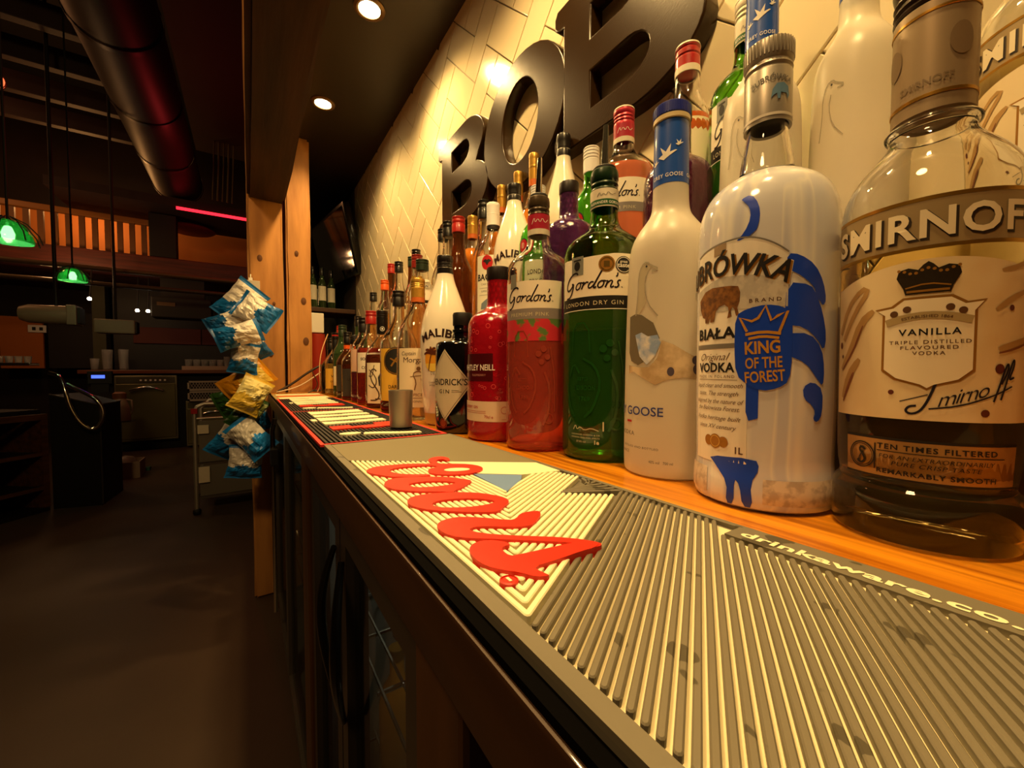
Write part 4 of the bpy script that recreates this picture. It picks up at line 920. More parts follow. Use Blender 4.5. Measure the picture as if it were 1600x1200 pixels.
spiced = M('spiced_rum', (.85, .30, .04), .02, trans=0.6, ior=1.38, coat=.3)
dark_rum = M('dark_rum', (.22, .045, .015), .02, trans=0.75, ior=1.38, coat=.3)
MOR = [(38, 0), (43.5, 1.5), (44.5, 5), (44, 60), (42.5, 140), (41, 165), (38, 182), (32, 197), (24, 210), (17, 222), (14, 234), (13.2, 250), (13, 272)]
def morgan(label, loc, liq=spiced, level=170, rs=1., zs=1., face=0., lab='#e6d6b4'):
    b = Bottle('rum_bottle', label, loc, MOR, glass_c, face, rs, zs, 2.4, liq, level, group='captain style rum bottles', n=36)
    b.root['group'] = 'gold capped rum bottles'
    b.lat('neck_wrap', M('orange_wrap', '#c8662a', .4), [(13.3, 236), (14.2, 236.5), (14.2, 246), (13.4, 246)])
    b.lat('gold_wrap', M('gold_wrap', '#c9973c', .35, .5), [(13.4, 246), (14.2, 246.2), (14.3, 262), (13.8, 262.4)])
    b.lat('cap', M('gold_cap', '#c79a45', .35, .6), [(13.8, 262), (14.4, 262.6), (14.4, 266), (13.7, 267.5), (14.4, 269), (13.7, 271), (14.4, 273), (13.7, 275), (14.4, 277), (14.4, 283), (13.6, 284.6), (0, 284.6)])
    b.dec('front_label', M('morgan_label' + lab, lab, .5), [rect(-44, 26, 44, 142)], .35, dv=30)
    b.dec('brand_name', M('brand_brown', '#3a1f14', .5), [text('Captain', -20, 128, 8, .0, .15, 1, 30), text('Morgan', -8, 114, 11, .0, .05, .95, 46)], .6)
    b.dec('figure_print', M('figure_brown', '#7a5a34', .5), [stroke([(-8, 60), (-4, 76), (-12, 92), (0, 98), (8, 92), (4, 78), (14, 62)], 2), stroke([(-16, 86), (16, 90)], 1.4), disc(0, 102, 4), rect(-26, 44, 26, 45), text('SPICED', 0, 48, 6, .0, .2, 1, 30), text('ORIGINAL RUM', 0, 36, 4, .0, 0, 1, 40)], .6)
    return b
BAC = [(36, 0), (41, 1.5), (42, 5), (41.6, 70), (41, 170), (39, 188), (33, 204), (25, 217), (18, 228), (14.8, 240), (14, 256), (13.8, 280)]
def bacardi(label, loc, rs=1., zs=1., face=0.):
    b = Bottle('rum_bottle', label, loc, BAC, glass_c, face, rs, zs, 2.4, water, 150, group='white rum bottles', n=36)
    wc = M('white_cap', '#dcd4c2', .4)
    b.lat('neck_wrap', wc, [(14.2, 244), (15, 244.4), (15, 268), (14.5, 268.4)]); b.dec('neck_stripe', ink, [rect(-46, 240, 46, 246)], .2, 15, du=2)
    b.lat('cap', wc, [(14.6, 268), (15.2, 268.6), (14.6, 270.5), (15.2, 273), (14.6, 276), (15.2, 279), (14.6, 282), (15.2, 285), (15, 291), (14, 292.5), (0, 292.5)])
    b.dec('front_label', M('rum_label', '#e0dcc8', .5), [rect(-42, 40, 42, 178)], .35, dv=30)
    b.dec('red_disc', red_ink, [disc(-14, 163, 13, 15)], .6); b.dec('bat_print', ink, [poly([(-24, 166), (-18, 170), (-14, 168), (-10, 170), (-4, 166), (-10, 163), (-14, 157), (-18, 163)])], .8)
    b.dec('brand_name', ink, [text('BACARDI', -4, 128, 13, .03, 0, 1.05, 70)], .6)
    b.dec('small_text', grey_ink, [text('CARTA BLANCA', -4, 118, 4, .0, 0, 1.2, 50), rect(-34, 112, 26, 112.6), text('SUPERIOR WHITE RUM', -4, 104, 4, 0, 0, 1, 50), rect(-34, 98, 26, 98.6)], .6)
    b.dec('scene_print', M('blue_grey_print', '#6f7f8c', .5), [poly([(-30, 70), (22, 70), (24, 80), (10, 88), (0, 84), (-12, 92), (-28, 82)])], .6)
    return b
def plain(label, loc, H, r, glass, capm, caph=34, liq=None, level=.6, lab=None, lv=(.12, .5), txt=None, neckr=13, shoulder=.62, group='assorted spirit bottles', name='spirit_bottle', band=None, face=0., n=28, solid=False, tcol=None, sq=1., neck_label=None):
    """an ordinary spirit bottle; H height mm, r radius mm; fractions are of H"""
    s_ = shoulder
    P = [(r * .86, 0), (r * .98, 1.5), (r, 5), (r, H * s_ * .5), (r, H * (s_ - .04)), (r * .96, H * s_), (r * .78, H * (s_ + .06)), (r * .52, H * (s_ + .115)), (neckr * 1.12, H * (s_ + .17)), (neckr, H * (s_ + .22)), (neckr, H - 6)]
    b = Bottle(name, label, loc, P, glass, face, 1, 1, 2.2, liq, level * H, group=group, n=n, solid=solid)
    b.cap(capm, neckr + 1.5, H - caph, H, 2 if caph > 22 else 0)
    if lab: b.dec('front_label', lab, [rect(-r * 1.15, lv[0] * H, r * 1.15, lv[1] * H)], .35, dv=40)
    if txt:
        for (t, v, h, wd) in txt: b.dec('label_text', tcol or ink, [text(t, 0, v * H, h, .015, 0, 1.05, wd)], .6)
    if band: b.lat('neck_band', band[0], [(neckr + .4, band[1] * H), (neckr + 1.1, band[1] * H + .5), (neckr + 1.1, band[2] * H), (neckr + .4, band[2] * H)])
    return b
morgan('clear bottled white spiced rum with gold cap just behind the steel jigger', L0(.293, .80), M('straw_rum', (.93, .82, .55), .02, trans=0.9, ior=1.38, coat=.3), 120)
red_cap = M('red_cap', '#a8201c', .35, coat=.3); blk_cap = M('black_cap', '#15110f', .35, coat=.3); orange_cap = M('orange_cap', '#e0591c', .4)
dgreen_cap = M('dark_green_screw', '#22301f', .35); gold_c = M('gold_cap', '#c79a45')
yel_lab = M('yellow_label', '#d9a83a', .5); wine_gl = M('wine_green_glass', (.05, .09, .03), .05, trans=.5, ior=1.47)
brown_gl = M('brown_glass', (.16, .05, .015), .03, trans=.8, ior=1.47)
# remaining front row, towards the post
b = plain('dark rum bottle with yellow label and round black emblem beside the jigger', L0(.302, .955), 286, 44, glass_c, blk_cap, 36, dark_rum, .42, yel_lab, (.1, .52), [('DARK RUM', .2, 8, 50)], 13, .58)
b.dec('round_emblem', M('emblem_black', '#1e1c1a', .5), [disc(-4, 120, 34, 32)], .6); b.dec('emblem_ring', gold_ink, [ring(-4, 120, 32, 1.4, 30), stroke([(-18, 108), (-2, 132), (14, 118)], 4), stroke([(-20, 126), (12, 108)], 3)], .8)
# kraken rum
KR = [(38, 0), (44, 1.5), (45, 5), (45, 60), (44.6, 128), (43, 142), (37, 158), (27, 172), (18, 184), (13.6, 196), (13, 210), (13, 246)]
b = Bottle('rum_bottle', 'black spiced rum bottle with octopus tentacle label in the front row', L0(.305, 1.107), KR, glass_c, 0, 1, 1, 2.4, dark_rum, 140, group='dark rum bottles', n=36)
b.cap(blk_cap, 15, 222, 258, 3); b.lat('neck_wrap', blk_cap, [(13.2, 196), (14.4, 197), (14.4, 222), (13.2, 222)]); b.dec('cap_emblem', white_ink, [ring(0, 209, 6, 1.2), disc(0, 209, 2.4)], .4, 14.6, du=2)
b.dec('front_label', paper_cream, [rect(-48, 12, 48, 118)], .35)
b.dec('tentacle_print', M('tentacle_ink', '#4a3a26', .5), [stroke([(-34, 20), (-14, 20), (-8, 36), (-18, 54), (-30, 70), (-36, 92), (-24, 104), (-16, 96)], 3.4, 2), stroke([(-40, 60), (-24, 50), (-14, 70), (-24, 90), (-38, 100)], 2.6, 2), stroke([(-20, 24), (4, 24), (8, 44), (-6, 60)], 2.6, 2), stroke([(-40, 84), (-28, 80), (-22, 112)], 2.2, 2)], .55)
b.dec('name_patch', ink, [poly([(-10, 58), (40, 58), (44, 72), (40, 96), (-4, 98), (-12, 80)])], .6); b.dec('brand_name', white_ink, [text('KRAKEN', 16, 72, 9, .02, 0, 1.1, 44), text('BLACK SPICED RUM', 16, 64, 3, .0, 0, 1, 32)], .85)
plain('amber bottle with red cap and cream lettered label in the front row', L0(.303, 1.213), 270, 42, glass_c, red_cap, 38, M('red_amber', (.45, .05, .03), .02, trans=0.7, ior=1.38, coat=.3), .6, paper, (.34, .55), [('SOUTHERN', .47, 8, 66), ('COMFORT', .38, 8, 60)], 15, .6)
plain('clear shouldered bottle with black cap and pink label in the front row', L0(.305, 1.315), 262, 40, glass_c, blk_cap, 46, M('plum_liquid', (.35, .05, .08), .02, trans=0.75, ior=1.38, coat=.3), .35, M('pink_paper', '#d8b09a', .5), (.36, .62), None, 15, .64)
plain('stubby dark liqueur bottle with black cap in the front row', L0(.303, 1.43), 215, 44, glass_c, blk_cap, 30, dark_rum, .55, M('dark_strip_label', '#3a3430', .5), (.06, .48), [('LIQUEUR', .3, 8, 50)], 16, .62)
plain('brown glass bottle with narrow black neck and orange band in the front row', L0(.302, 1.545), 235, 40, brown_gl, blk_cap, 40, None, .5, M('dark_strip_label'), (.1, .5), None, 13, .56, band=(orange_cap, .70, .80), solid=True)
plain('slim dark green bottle near the far end of the front row', L0(.305, 1.655), 270, 36, wine_gl, dgreen_cap, 44, None, .5, paper_cream, (.15, .42), None, 14, .62, solid=True)
plain('small clear bottle with yellow label and black neck beside the cables', L0(.30, 1.77), 250, 42, glass_c, blk_cap, 70, M('olive_amber', (.6, .38, .08), .02, trans=0.75, ior=1.38, coat=.3), .5, yel_lab, (.1, .42), [('VSOP', .28, 10, 40), ('COGNAC', .2, 7, 44)], 14, .55, band=(red_cap, .93, .99))
plain('dark squat bottle at the far end of the front row beside the cables', L0(.30, 1.885), 235, 42, M('near_black_glass', '#0e0b0b', .1, coat=.6), blk_cap, 50, None, .5, None, (.1, .4), None, 15, .5, solid=True)

# ------------------------------------------------------------------ rear row on the step
smirnoff('second vanilla vodka bottle high at the right picture edge', L1(.462, .030), 0, .95, .93)
greygoose('frosted vodka bottle behind the vanilla one with its goose head showing', L1(.477, .146), 0, .83, 1.06, False, 8)
greygoose('frosted vodka bottle behind the bison one with blue band cut by the frame', L1(.421, .2035), 0, .82, .94, False, 3)
gordons('green gin bottle in the back row partly hidden by a frosted neck', L1(.483, .249), M('light_green_glass', (.36, .74, .18), .0, trans=1., ior=1.47), M('green_gin'), 200, 0, .83, 1.12, 'green', False, False, 6)
whitley('purple gin bottle with dark stopper behind the blue capped frosted bottle', L1(.415, .289), ('plum_glass', (.10, .012, .06)), 0, .82, 1.0, False)
b = plain('orange gin bottle with red cap and cream label high in the back row', L1(.486, .326), 366, 31, glass_c, red_cap, 34, M('orange_gin', (.85, .20, .04), .02, trans=0.6, ior=1.38, coat=.3), .74, paper_cream, (.5, .72), None, 13.5, .72, group='gin bottles', name='gin_bottle')
b.lat('cap_ring', M('gin_neck_white'), [(13.8, 330), (15.6, 330), (15.6, 338), (13.8, 338)]); b.lat('cap_top', M('gin_neck_white'), [(15.2, 364), (15.6, 364.4), (15, 366.6), (0, 366.6)])
gordons('pink gin bottle with striped red cap standing in the back row', L1(.431, .383), glass_c, M('peach_gin', (.85, .26, .14), .02, trans=0.6, ior=1.38, coat=.3), 236, 0, .87, .91, 'pink', False, False, 4)
pk2 = None
def seal_gin(label, loc, rs, zs, seal_u):
    P = [(36, 0), (42, 1.5), (43, 5), (42, 60), (40.5, 180), (39.5, 205), (34, 225), (25, 240), (17, 250), (14.5, 262), (14.2, 300)]
    b = Bottle('gin_bottle', label, loc, P, M('bright_green_glass', (.30, .76, .20), .0, trans=1., ior=1.47), 0, rs, zs, 2.4, M('green_gin2', (.14, .5, .08), .02, trans=.7, ior=1.38, coat=.3), 170, group='gin bottles', n=36)
    wc = M('white_cap'); b.cap(wc, 15.6, 276, 318, 4)
    b.dec('red_seal', red_ink, [disc(seal_u, 190, 11, 13)], .5, dv=6); b.dec('seal_ring', ink, [ring(seal_u, 190, 13, 2.4, 15)], .5, dv=6); b.dec('seal_mark', M('seal_light', '#d8a090', .5), [ring(seal_u, 190, 5, 1.2, 6), rect(seal_u - 2, 184, seal_u + 2, 196)], .8)
    b.dec('front_label', M('pale_green_label', '#cfd8b8', .5), [rect(-36, 90, 36, 160)], .35); b.dec('label_text', ink, [text('LONDON', 0, 128, 9, .01, 0, 1.1, 50), text('DRY GIN', 0, 112, 7, .01, 0, 1.1, 40)], .6)
    return b
seal_gin('green gin bottle with white cap and red seal behind the dark pourer', L1(.474, .489), .83, .97, -26)
seal_gin('green gin bottle with red seal peeping out left of the pink gin', L1(.411, .549), .80, .80, -34)
whitley('violet gin bottle with dark stopper between the pourers in the back row', L1(.402, .461), ('violet_glass', (.12, .03, .14)), 0, .84, .905, False)
malibu('white coconut rum bottle highest of three, in front of the near metal B', L1(.486, .573), .86, 1.21, 0, False)
malibu('white coconut rum bottle with only its name showing, in the back row', L1(.415, .6275), .86, .935, 0, False)
morgan('gold capped spiced rum bottle below the metal O, nearest of its kind', L1(.485, .662), spiced, 200, .72, 1.33)
morgan('gold capped spiced rum bottle below the metal O, middle of its kind', L1(.494, .731), spiced, 200, .72, 1.31)
morgan('gold capped spiced rum bottle left of the tall white rum neck', L1(.494, .799), spiced, 200, .72, 1.30)
bacardi('white rum bottle with red bat disc in the back row', L1(.418, .7085), .88, .965)
plain('amber bottle with black cap half hidden behind the bat label rum', L1(.436, .779), 316, 27, glass_c, blk_cap, 40, spiced, .62, None, (.1, .4), None, 12, .6)
morgan('spiced rum bottle with gold cap beside the bat label rum', L1(.478, .912), spiced, 214, .9, 1.17)
plain('brown bottle with red screw cap in the back row below the far metal B', L1(.415, .862), 302, 35, brown_gl, red_cap, 36, None, .5, None, (.1, .4), None, 14, .58, solid=True)
plain('clear bottle with dark brown cap below the far metal B', L1(.459, 1.017), 347, 35, glass_c, blk_cap, 40, M('whisky', (.80, .38, .08), .02, trans=0.7, ior=1.38, coat=.3), .5, None, (.1, .4), None, 14, .6)
plain('clear bottle with small black cap next to the dark brown cap', L1(.479, 1.10), 355, 34, glass_c, blk_cap, 34, M('whisky'), .5, None, (.1, .4), None, 13, .6)
b = plain('scotch bottle with white horse like label and black neck band', L1(.405, 1.07), 250, 36, glass_c, dgreen_cap, 30, M('whisky'), .6, paper, (.5, .78), None, 16, .66)
b.root['label'] = 'clear bottle with white picture label and dark green neck'
b.dec('animal_print', grey_ink, [stroke([(-12, 150), (-8, 166), (4, 168), (10, 178), (14, 172)], 3), stroke([(4, 166), (6, 150)], 2.4)], .6); b.dec('label_stripe', ink, [rect(-40, 128, 40, 136)], .6)
b = plain('tall clear bottle with red glass stopper and gold neck band', L1(.440, 1.205), 300, 36, glass_c, M('red_glass_stopper', '#8c2a24', .2, coat=.6), 40, M('pale_spirit', (.95, .88, .7), .02, trans=0.92, ior=1.38, coat=.3), .5, None, (.1, .4), None, 16, .5)
b.lat('gold_wrap', M('gold_wrap'), [(16.4, 200), (17.6, 200.5), (17.6, 234), (16.4, 234)]); b.lat('orange_wrap', M('orange_wrap'), [(16.4, 184), (17.6, 184), (17.6, 200), (16.4, 200)])
FAR = [(.468, 1.29, 342, 34, glass_c, blk_cap, 'whisky', 'tall clear bottle with black cap left of the red stopper'), (.438, 1.378, 318, 34, glass_c, blk_cap, 'pale_spirit', 'clear bottle with long black cap in the far back row'),
       (.497, 1.415, 352, 30, brown_gl, dgreen_cap, None, 'brown bottle with dark green cap in the far back row'), (.455, 1.52, 344, 33, brown_gl, red_cap, None, 'brown bottle with narrow bright red cap in the far back row'),
       (.415, 1.468, 270, 30, glass_c, orange_cap, 'whisky', 'clear bottle with orange cap in the far back row'), (.46, 1.61, 300, 32, wine_gl, dgreen_cap, None, 'green glass bottle with dark cap in the far back row'), (.43, 1.685, 262, 30, glass_c, blk_cap, 'whisky', 'short clear bottle with black cap at the end of the back row')]
for (x, y, H, r, g_, c_, l_, lb) in FAR:
    plain(lb, L1(x, y), H, r, g_, c_, 36, M(l_) if l_ else None, .55, paper_cream if g_ is not glass_c else None, (.3, .5), None, 13, .6, solid=g_ is not glass_c)
# beyond the step, on the counter near the post: odd bottles
for (x, y, H, r, g_, c_, lb) in ((.40, 1.82, 330, 36, wine_gl, blk_cap, 'dark wine bottle leaning look with black capsule beyond the back row'), (.355, 1.98, 300, 32, M('liqueur_green', (.06, .12, .04), .08, trans=.3), red_cap, 'dark liqueur bottle with red capsule next to the post'), (.46, 1.90, 300, 34, M('amber_glass', (.75, .4, .08), .05, trans=.6), gold_c, 'amber glass bottle with gold cap beyond the back row'), (.42, 1.98, 250, 32, M('orange_glass', (.85, .3, .1), .08, trans=.4), orange_cap, 'orange liqueur bottle close to the end of the tiles')):
    plain(lb.replace(' leaning look', ''), L0(x, y), H, r, g_, c_, 44, None, .5, paper_cream, (.15, .45), None, 14, .6, solid=True)

# ------------------------------------------------------------------ far end of the back bar: shelf, wine, television, cables
sh = MB().box(.27, .53, 2.48, 2.75, 1.325, 1.35, bev=.003).build('wine_shelf', M('shelf_wood', '#4a2c16', .5)); tag(sh, 'small wooden wine shelf on the dark wall beyond the post', 'shelf')
for i, (x, y) in enumerate(((.315, 2.55), (.365, 2.56), (.335, 2.66), (.42, 2.6))):
    plain(['dark wine bottle with pale label nearest the post on the far shelf', 'green wine bottle with pale label, second on the far shelf', 'dark wine bottle at the back of the far shelf', 'dark wine bottle with pale label at the right of the far shelf'][i], (x, y, 1.3505), 235, 22, wine_gl, blk_cap, 44, None, .5, paper, (.2, .55), None, 9, .6, group='wine bottles on the far shelf', name='wine_bottle', solid=True, n=20)
tv = empty('television', 'black flat television tilted on the end wall above the wine', 'television', (.46, 2.62, 1.72)); tv.rotation_euler = (0, math.radians(-12), math.radians(8))
MB().box(-.03, .012, -.30, .30, -.19, .19, bev=.008).build('casing', black_gloss, tv, smooth=40)
MB().box(-.032, -.0305, -.28, .28, -.17, .17).build('screen', M('dark_screen', '#050506', .06, coat=.6), tv)
MB().box(.0125, .068, -.05, .05, -.06, .06).build('wall_bracket', black_matte, tv)
tag(MB().box(.256, .529, 2.245, 3.09, 0, CT, bev=.004).build('end_cupboard', wood_dark), 'dark wooden cupboard beyond the post carrying the red container', 'cupboard')
bx = empty('card_box', 'small white box on a red container beside the post', 'box', (.30, 2.30, 1.135))
MB().box(-.03, .03, -.03, .03, .055, .155, bev=.004).build('white_box', white_pl, bx)
MB().lathe([(0, -.235), (.04, -.235), (.042, -.1), (.038, .05), (0, .05)], 20).build('red_container', M('red_plastic', '#a02a18', .4), bx, smooth=40)
cb = [([(.10, 1.98, .905), (.16, 1.99, .94), (.215, 1.985, .985), (.27, 1.99, 1.02), (.31, 2.02, 1.03)], .005, '#2a1c10', 'thick brown cable bundle rising from the counter end'),
      ([(.098, 1.965, .906), (.18, 1.965, .925), (.25, 1.955, .975), (.30, 1.95, 1.02), (.34, 1.97, 1.06)], .0025, '#d8c8a8', 'thin white cable curving up from the counter end'),
      ([(.25, 1.93, .905), (.262, 1.925, .93), (.258, 1.93, 1.0), (.268, 1.94, 1.08), (.30, 1.96, 1.16)], .0022, '#d8a878', 'pale cable hanging in a loop beside the far bottles'),
      ([(.21, 1.90, .904), (.235, 1.905, .912), (.25, 1.90, .94), (.235, 1.90, .975), (.225, 1.90, 1.0)], .002, '#3a2a1c', 'dark cable loop lying at the foot of the far bottles')]
for pts, r_, c_, lb in cb:
    p = [Vector(q) for q in chaikin(pts, 2)]
    tag(MB().tube(p, r_, 8).build('cable', M('cable_' + c_, c_, .5), smooth=60), lb, 'cable', 'cables at the counter end')

# ------------------------------------------------------------------ crisp packets on a clip strip
cs = empty('clip_strip', 'white plastic hanging clip strip on the post above the crisps', 'clip strip', (.015, 2.02, 0))
MB().box(-.007, .007, -.002, .002, .62, 1.385).build('strip', white_pl, cs)
MB().box(-.033, .033, -.006, -.0021, 1.335, 1.374, bev=.002).build('header_tag', M('grey_tag', '#b7ab98', .5), cs)
MB().tube([(0, 0, 1.37), (0, .01, 1.40), (0, .034, 1.402)], .003, 8).build('hook', steel, cs, smooth=60)
def packet(label, loc, rot, size, cols, seed, txt=None):
    """a pillow-shaped foil packet: puffed middle, flat crimped ends"""
    rnd = random.Random(seed); o = empty('crisp_packet', label, 'crisp packet', loc, 0, 'crisp packets on the clip strip'); o.rotation_euler = [math.radians(a) for a in rot]
    W, H = size; nx, ny = 16, 22; V = []; F = []; mi = []
    ph = [rnd.uniform(0, 6) for _ in range(8)]
    for side in (1, -1):
        for j in range(ny + 1):
            for i in range(nx + 1):
                s_, t = i / nx, j / ny
                puff = (math.sin(PI * s_) ** .55) * (max(0, math.sin(PI * min(1, max(0, (t - .07) / .86)))) ** .5)
                d = .032 * puff * side
                q_ = Vector((s_ * 3.2 + ph[0], t * 4.2 + ph[1], side * .7 + ph[2]))
                wr = .020 * (abs(mnoise.noise(q_)) - .25) + .008 * (abs(mnoise.noise(q_ * 2.6)) - .2)
                d += wr * (1 if puff > .05 else .3) * (1 if side > 0 else -1) * min(1, puff * 2 + .2)
                pinch = 1 - .13 * math.sin(PI * t) + .012 * math.sin(25 * t + ph[4])
                V.append(((s_ - .5) * W * pinch, d + .006 * math.sin(5 * s_ + ph[5]), (t - .5) * H))
    N = (nx + 1) * (ny + 1)
    for sd in (0, 1):
        for j in range(ny):
            for i in range(nx):
                a = sd * N + j * (nx + 1) + i; q = (a, a + 1, a + nx + 2, a + nx + 1)
                F.append(q if sd == 1 else q[::-1]); t = (j + .5) / ny
                wv = .06 * math.sin(i * .55 + ph[6])
                mi.append(0 if t < .42 + wv or t > .93 else 1)
    for i in range(nx): # close the ends and sides
        for j in (0, ny): F.append((j * (nx + 1) + i, j * (nx + 1) + i + 1, N + j * (nx + 1) + i + 1, N + j * (nx + 1) + i)); mi.append(0)
    for j in range(ny):
        for i in (0, nx): F.append((j * (nx + 1) + i, (j + 1) * (nx + 1) + i, N + (j + 1) * (nx + 1) + i, N + j * (nx + 1) + i)); mi.append(0)
    ms = [M('foil_' + c, c, .34, .0, coat=.25) for c in cols]
    me = bpy.data.meshes.new('bag'); me.from_pydata(V, [], F)
    for m in ms: me.materials.append(m)
    for p, k in zip(me.polygons, mi): p.material_index = k; p.use_smooth = False
    bag = mko('bag', me, o); fixn(bag)
    if txt:
        TV, TF = text(txt, 0, H * .12, .022, .02, 0, 1, None)
        mk('print', [(u, -.045, v) for u, v in TV], TF, M('packet_ink', '#4a3410', .5), o)
    return o
B_, W_ = '#1565a8', '#d9d4cc'
PK = [('topmost blue and white crisp packet under the clip strip tag', (-.020, 1.90, 1.27), (12, 38, 8), (.13, .17), (B_, W_), 1, None),
      ('blue and white crisp packet second from the top, tilted to the right', (.032, 1.90, 1.225), (-10, -58, -6), (.115, .15), (B_, W_), 2, None),
      ('dark blue crisp packet sticking out furthest to the left', (-.055, 1.915, 1.18), (8, 62, 12), (.10, .15), ('#124f86', W_), 3, None),
      ('blue and white crisp packet in the middle of the upper bunch', (-.028, 1.895, 1.13), (-6, 70, -4), (.09, .15), (B_, W_), 4, None),
      ('blue and white crisp packet below the middle of the upper bunch', (.012, 1.90, 1.10), (8, -30, 6), (.11, .14), (B_, W_), 5, None),
      ('blue and white crisp packet just above the yellow one', (-.012, 1.905, 1.045), (-4, 8, 0), (.10, .12), (B_, W_), 6, None),
      ('yellow crisp packet in the middle of the strip', (-.005, 1.88, .955), (10, 52, 0), (.12, .18), ('#d8930f', '#e3c352'), 7, None),
      ('pale yellow crisp packet behind the yellow one', (.008, 1.91, .905), (-8, 30, 8), (.11, .14), ('#c9a83a', '#dccf8a'), 8, None),
      ('green crisp packet below the yellow one', (-.038, 1.90, .885), (6, 66, -8), (.11, .16), ('#2f5a22', '#4f7a2c'), 9, None),
      ('dark green crisp packet hanging under the green one', (-.005, 1.905, .835), (-6, 34, 4), (.10, .14), ('#29501f', '#8f9a5a'), 10, None),
      ('grey and blue crisp packet with dark print, low on the left', (-.055, 1.89, .735), (10, 34, 6), (.12, .17), ('#1565a8', '#b9b4ac'), 11, None),
      ('grey and blue crisp packet low on the right beside the counter', (.004, 1.90, .745), (-8, -40, -6), (.11, .16), ('#1f78c4', '#c2beb6'), 12, None),
      ('white and blue crisp packet squeezed against the counter end', (.030, 1.905, .83), (4, -12, 0), (.07, .16), ('#1f78c4', '#d8d2c6'), 13, None),
      ('lowest blue and white crisp packet on the strip', (-.015, 1.91, .645), (6, 8, 4), (.125, .13), ('#1a70bc', '#c9c4ba'), 14, None)]
for i, a in enumerate(PK):
    a = list(a); a[1] = (a[1][0], (1.96, 1.86, 1.91, 1.81)[i % 4], a[1][2]); packet(*a)

# ------------------------------------------------------------------ the hall beyond (dim)
# mezzanine: fascia beam, posts, balusters, handrail
fas = MB().box(-4.5, .5, 6.0, 6.18, 2.05, 2.27, bev=.01).build('mezzanine_fascia', wood_red); tag(fas, 'long red brown timber fascia of the mezzanine across the hall', 'beam')
mzf = MB().box(-4.5, .5, 6.18, 8.0, 2.10, 2.2).build('mezzanine_floor', wood_red); tag(mzf, kind='structure')
rl = empty('mezzanine_railing', 'wooden railing with upright balusters along the mezzanine edge', 'railing', (0, 0, 0))
MB().box(-3.4, -.90, 6.06, 6.12, 2.62, 2.68, bev=.008).build('handrail', M('rail_wood', '#8a5a24', .4, coat=.3), rl)
bal = MB().box(-.022, .022, -.015, .015, 2.275, 2.62).build('baluster', M('baluster_wood', '#6a4520', .5), rl, (-.95, 6.09, 0))
for k in range(1, 26): mko('baluster', bal.data, rl, (-.95 - k * .098, 6.09, 0))
np_ = MB().box(-.90, -.66, 6.02, 6.16, 2.272, 2.76, bev=.01).build('newel_post', black_matte, rl)
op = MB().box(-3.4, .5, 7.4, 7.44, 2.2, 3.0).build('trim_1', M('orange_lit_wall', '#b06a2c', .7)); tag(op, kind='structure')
# red light strip under a soffit
sf = MB().box(-1.6, .5, 5.7, 6.6, 2.77, 2.86).build('trim_2', M('soffit_dark', '#22120c', .7)); tag(sf, kind='structure')
ls_ = empty('light_strip', 'glowing red light strip along the soffit above the mezzanine', 'light', (0, 0, 0))
MB().box(-.62, .5, 5.685, 5.699, 2.74, 2.768).build('tube', M('red_glow', (1, .02, .02), .5, emit=2.2, ecol=(1, .015, .03)), ls_)
rp_ = MB().lathe([(0, 0), (.22, .0), (.25, .02), (.2, .05), (0, .06)], 28, c=(-.56, 6.4, 2.709)).build('speaker_dish', M('dull_red_dish', '#7a2c20', .5), smooth=40); tag(rp_, 'dull red dish shaped fitting under the mezzanine soffit', 'fitting')
# red and orange wall panels below the mezzanine
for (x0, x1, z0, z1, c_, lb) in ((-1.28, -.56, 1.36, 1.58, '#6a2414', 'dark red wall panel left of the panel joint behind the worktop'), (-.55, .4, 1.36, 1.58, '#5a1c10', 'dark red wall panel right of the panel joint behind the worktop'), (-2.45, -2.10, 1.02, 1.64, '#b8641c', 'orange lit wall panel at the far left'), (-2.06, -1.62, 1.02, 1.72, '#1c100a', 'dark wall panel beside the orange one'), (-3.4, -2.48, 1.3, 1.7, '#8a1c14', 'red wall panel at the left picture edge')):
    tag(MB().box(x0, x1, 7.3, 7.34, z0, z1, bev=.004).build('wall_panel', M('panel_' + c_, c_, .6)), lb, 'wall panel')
tag(MB().box(-1.62, -1.5, 7.1, 7.3, 0, 2.09).build('square_column', M('olive_column', '#4a4426', .6)), 'olive painted square column left of the stacked glasses', 'column')
tag(MB().box(-1.48, .5, 7.34, 7.4, 1.0, 2.08).build('wall_splash', M('dark_splash', '#1a110d', .5)), 'dark back panel behind the worktop glasses', 'wall panel')
sck = empty('socket_plate', 'white double socket plate on the orange panel', 'socket', (-2.14, 7.285, 1.50)); MB().box(-.075, .075, -.012, .012, -.045, .045, bev=.004).build('plate', white_pl, sck)
MB().box(-.04, -.01, -.0145, -.0125, -.02, .02).build('outlet', black_matte, sck); MB().box(.02, .05, -.0145, -.0125, -.02, .02).build('outlet', black_matte, sck)
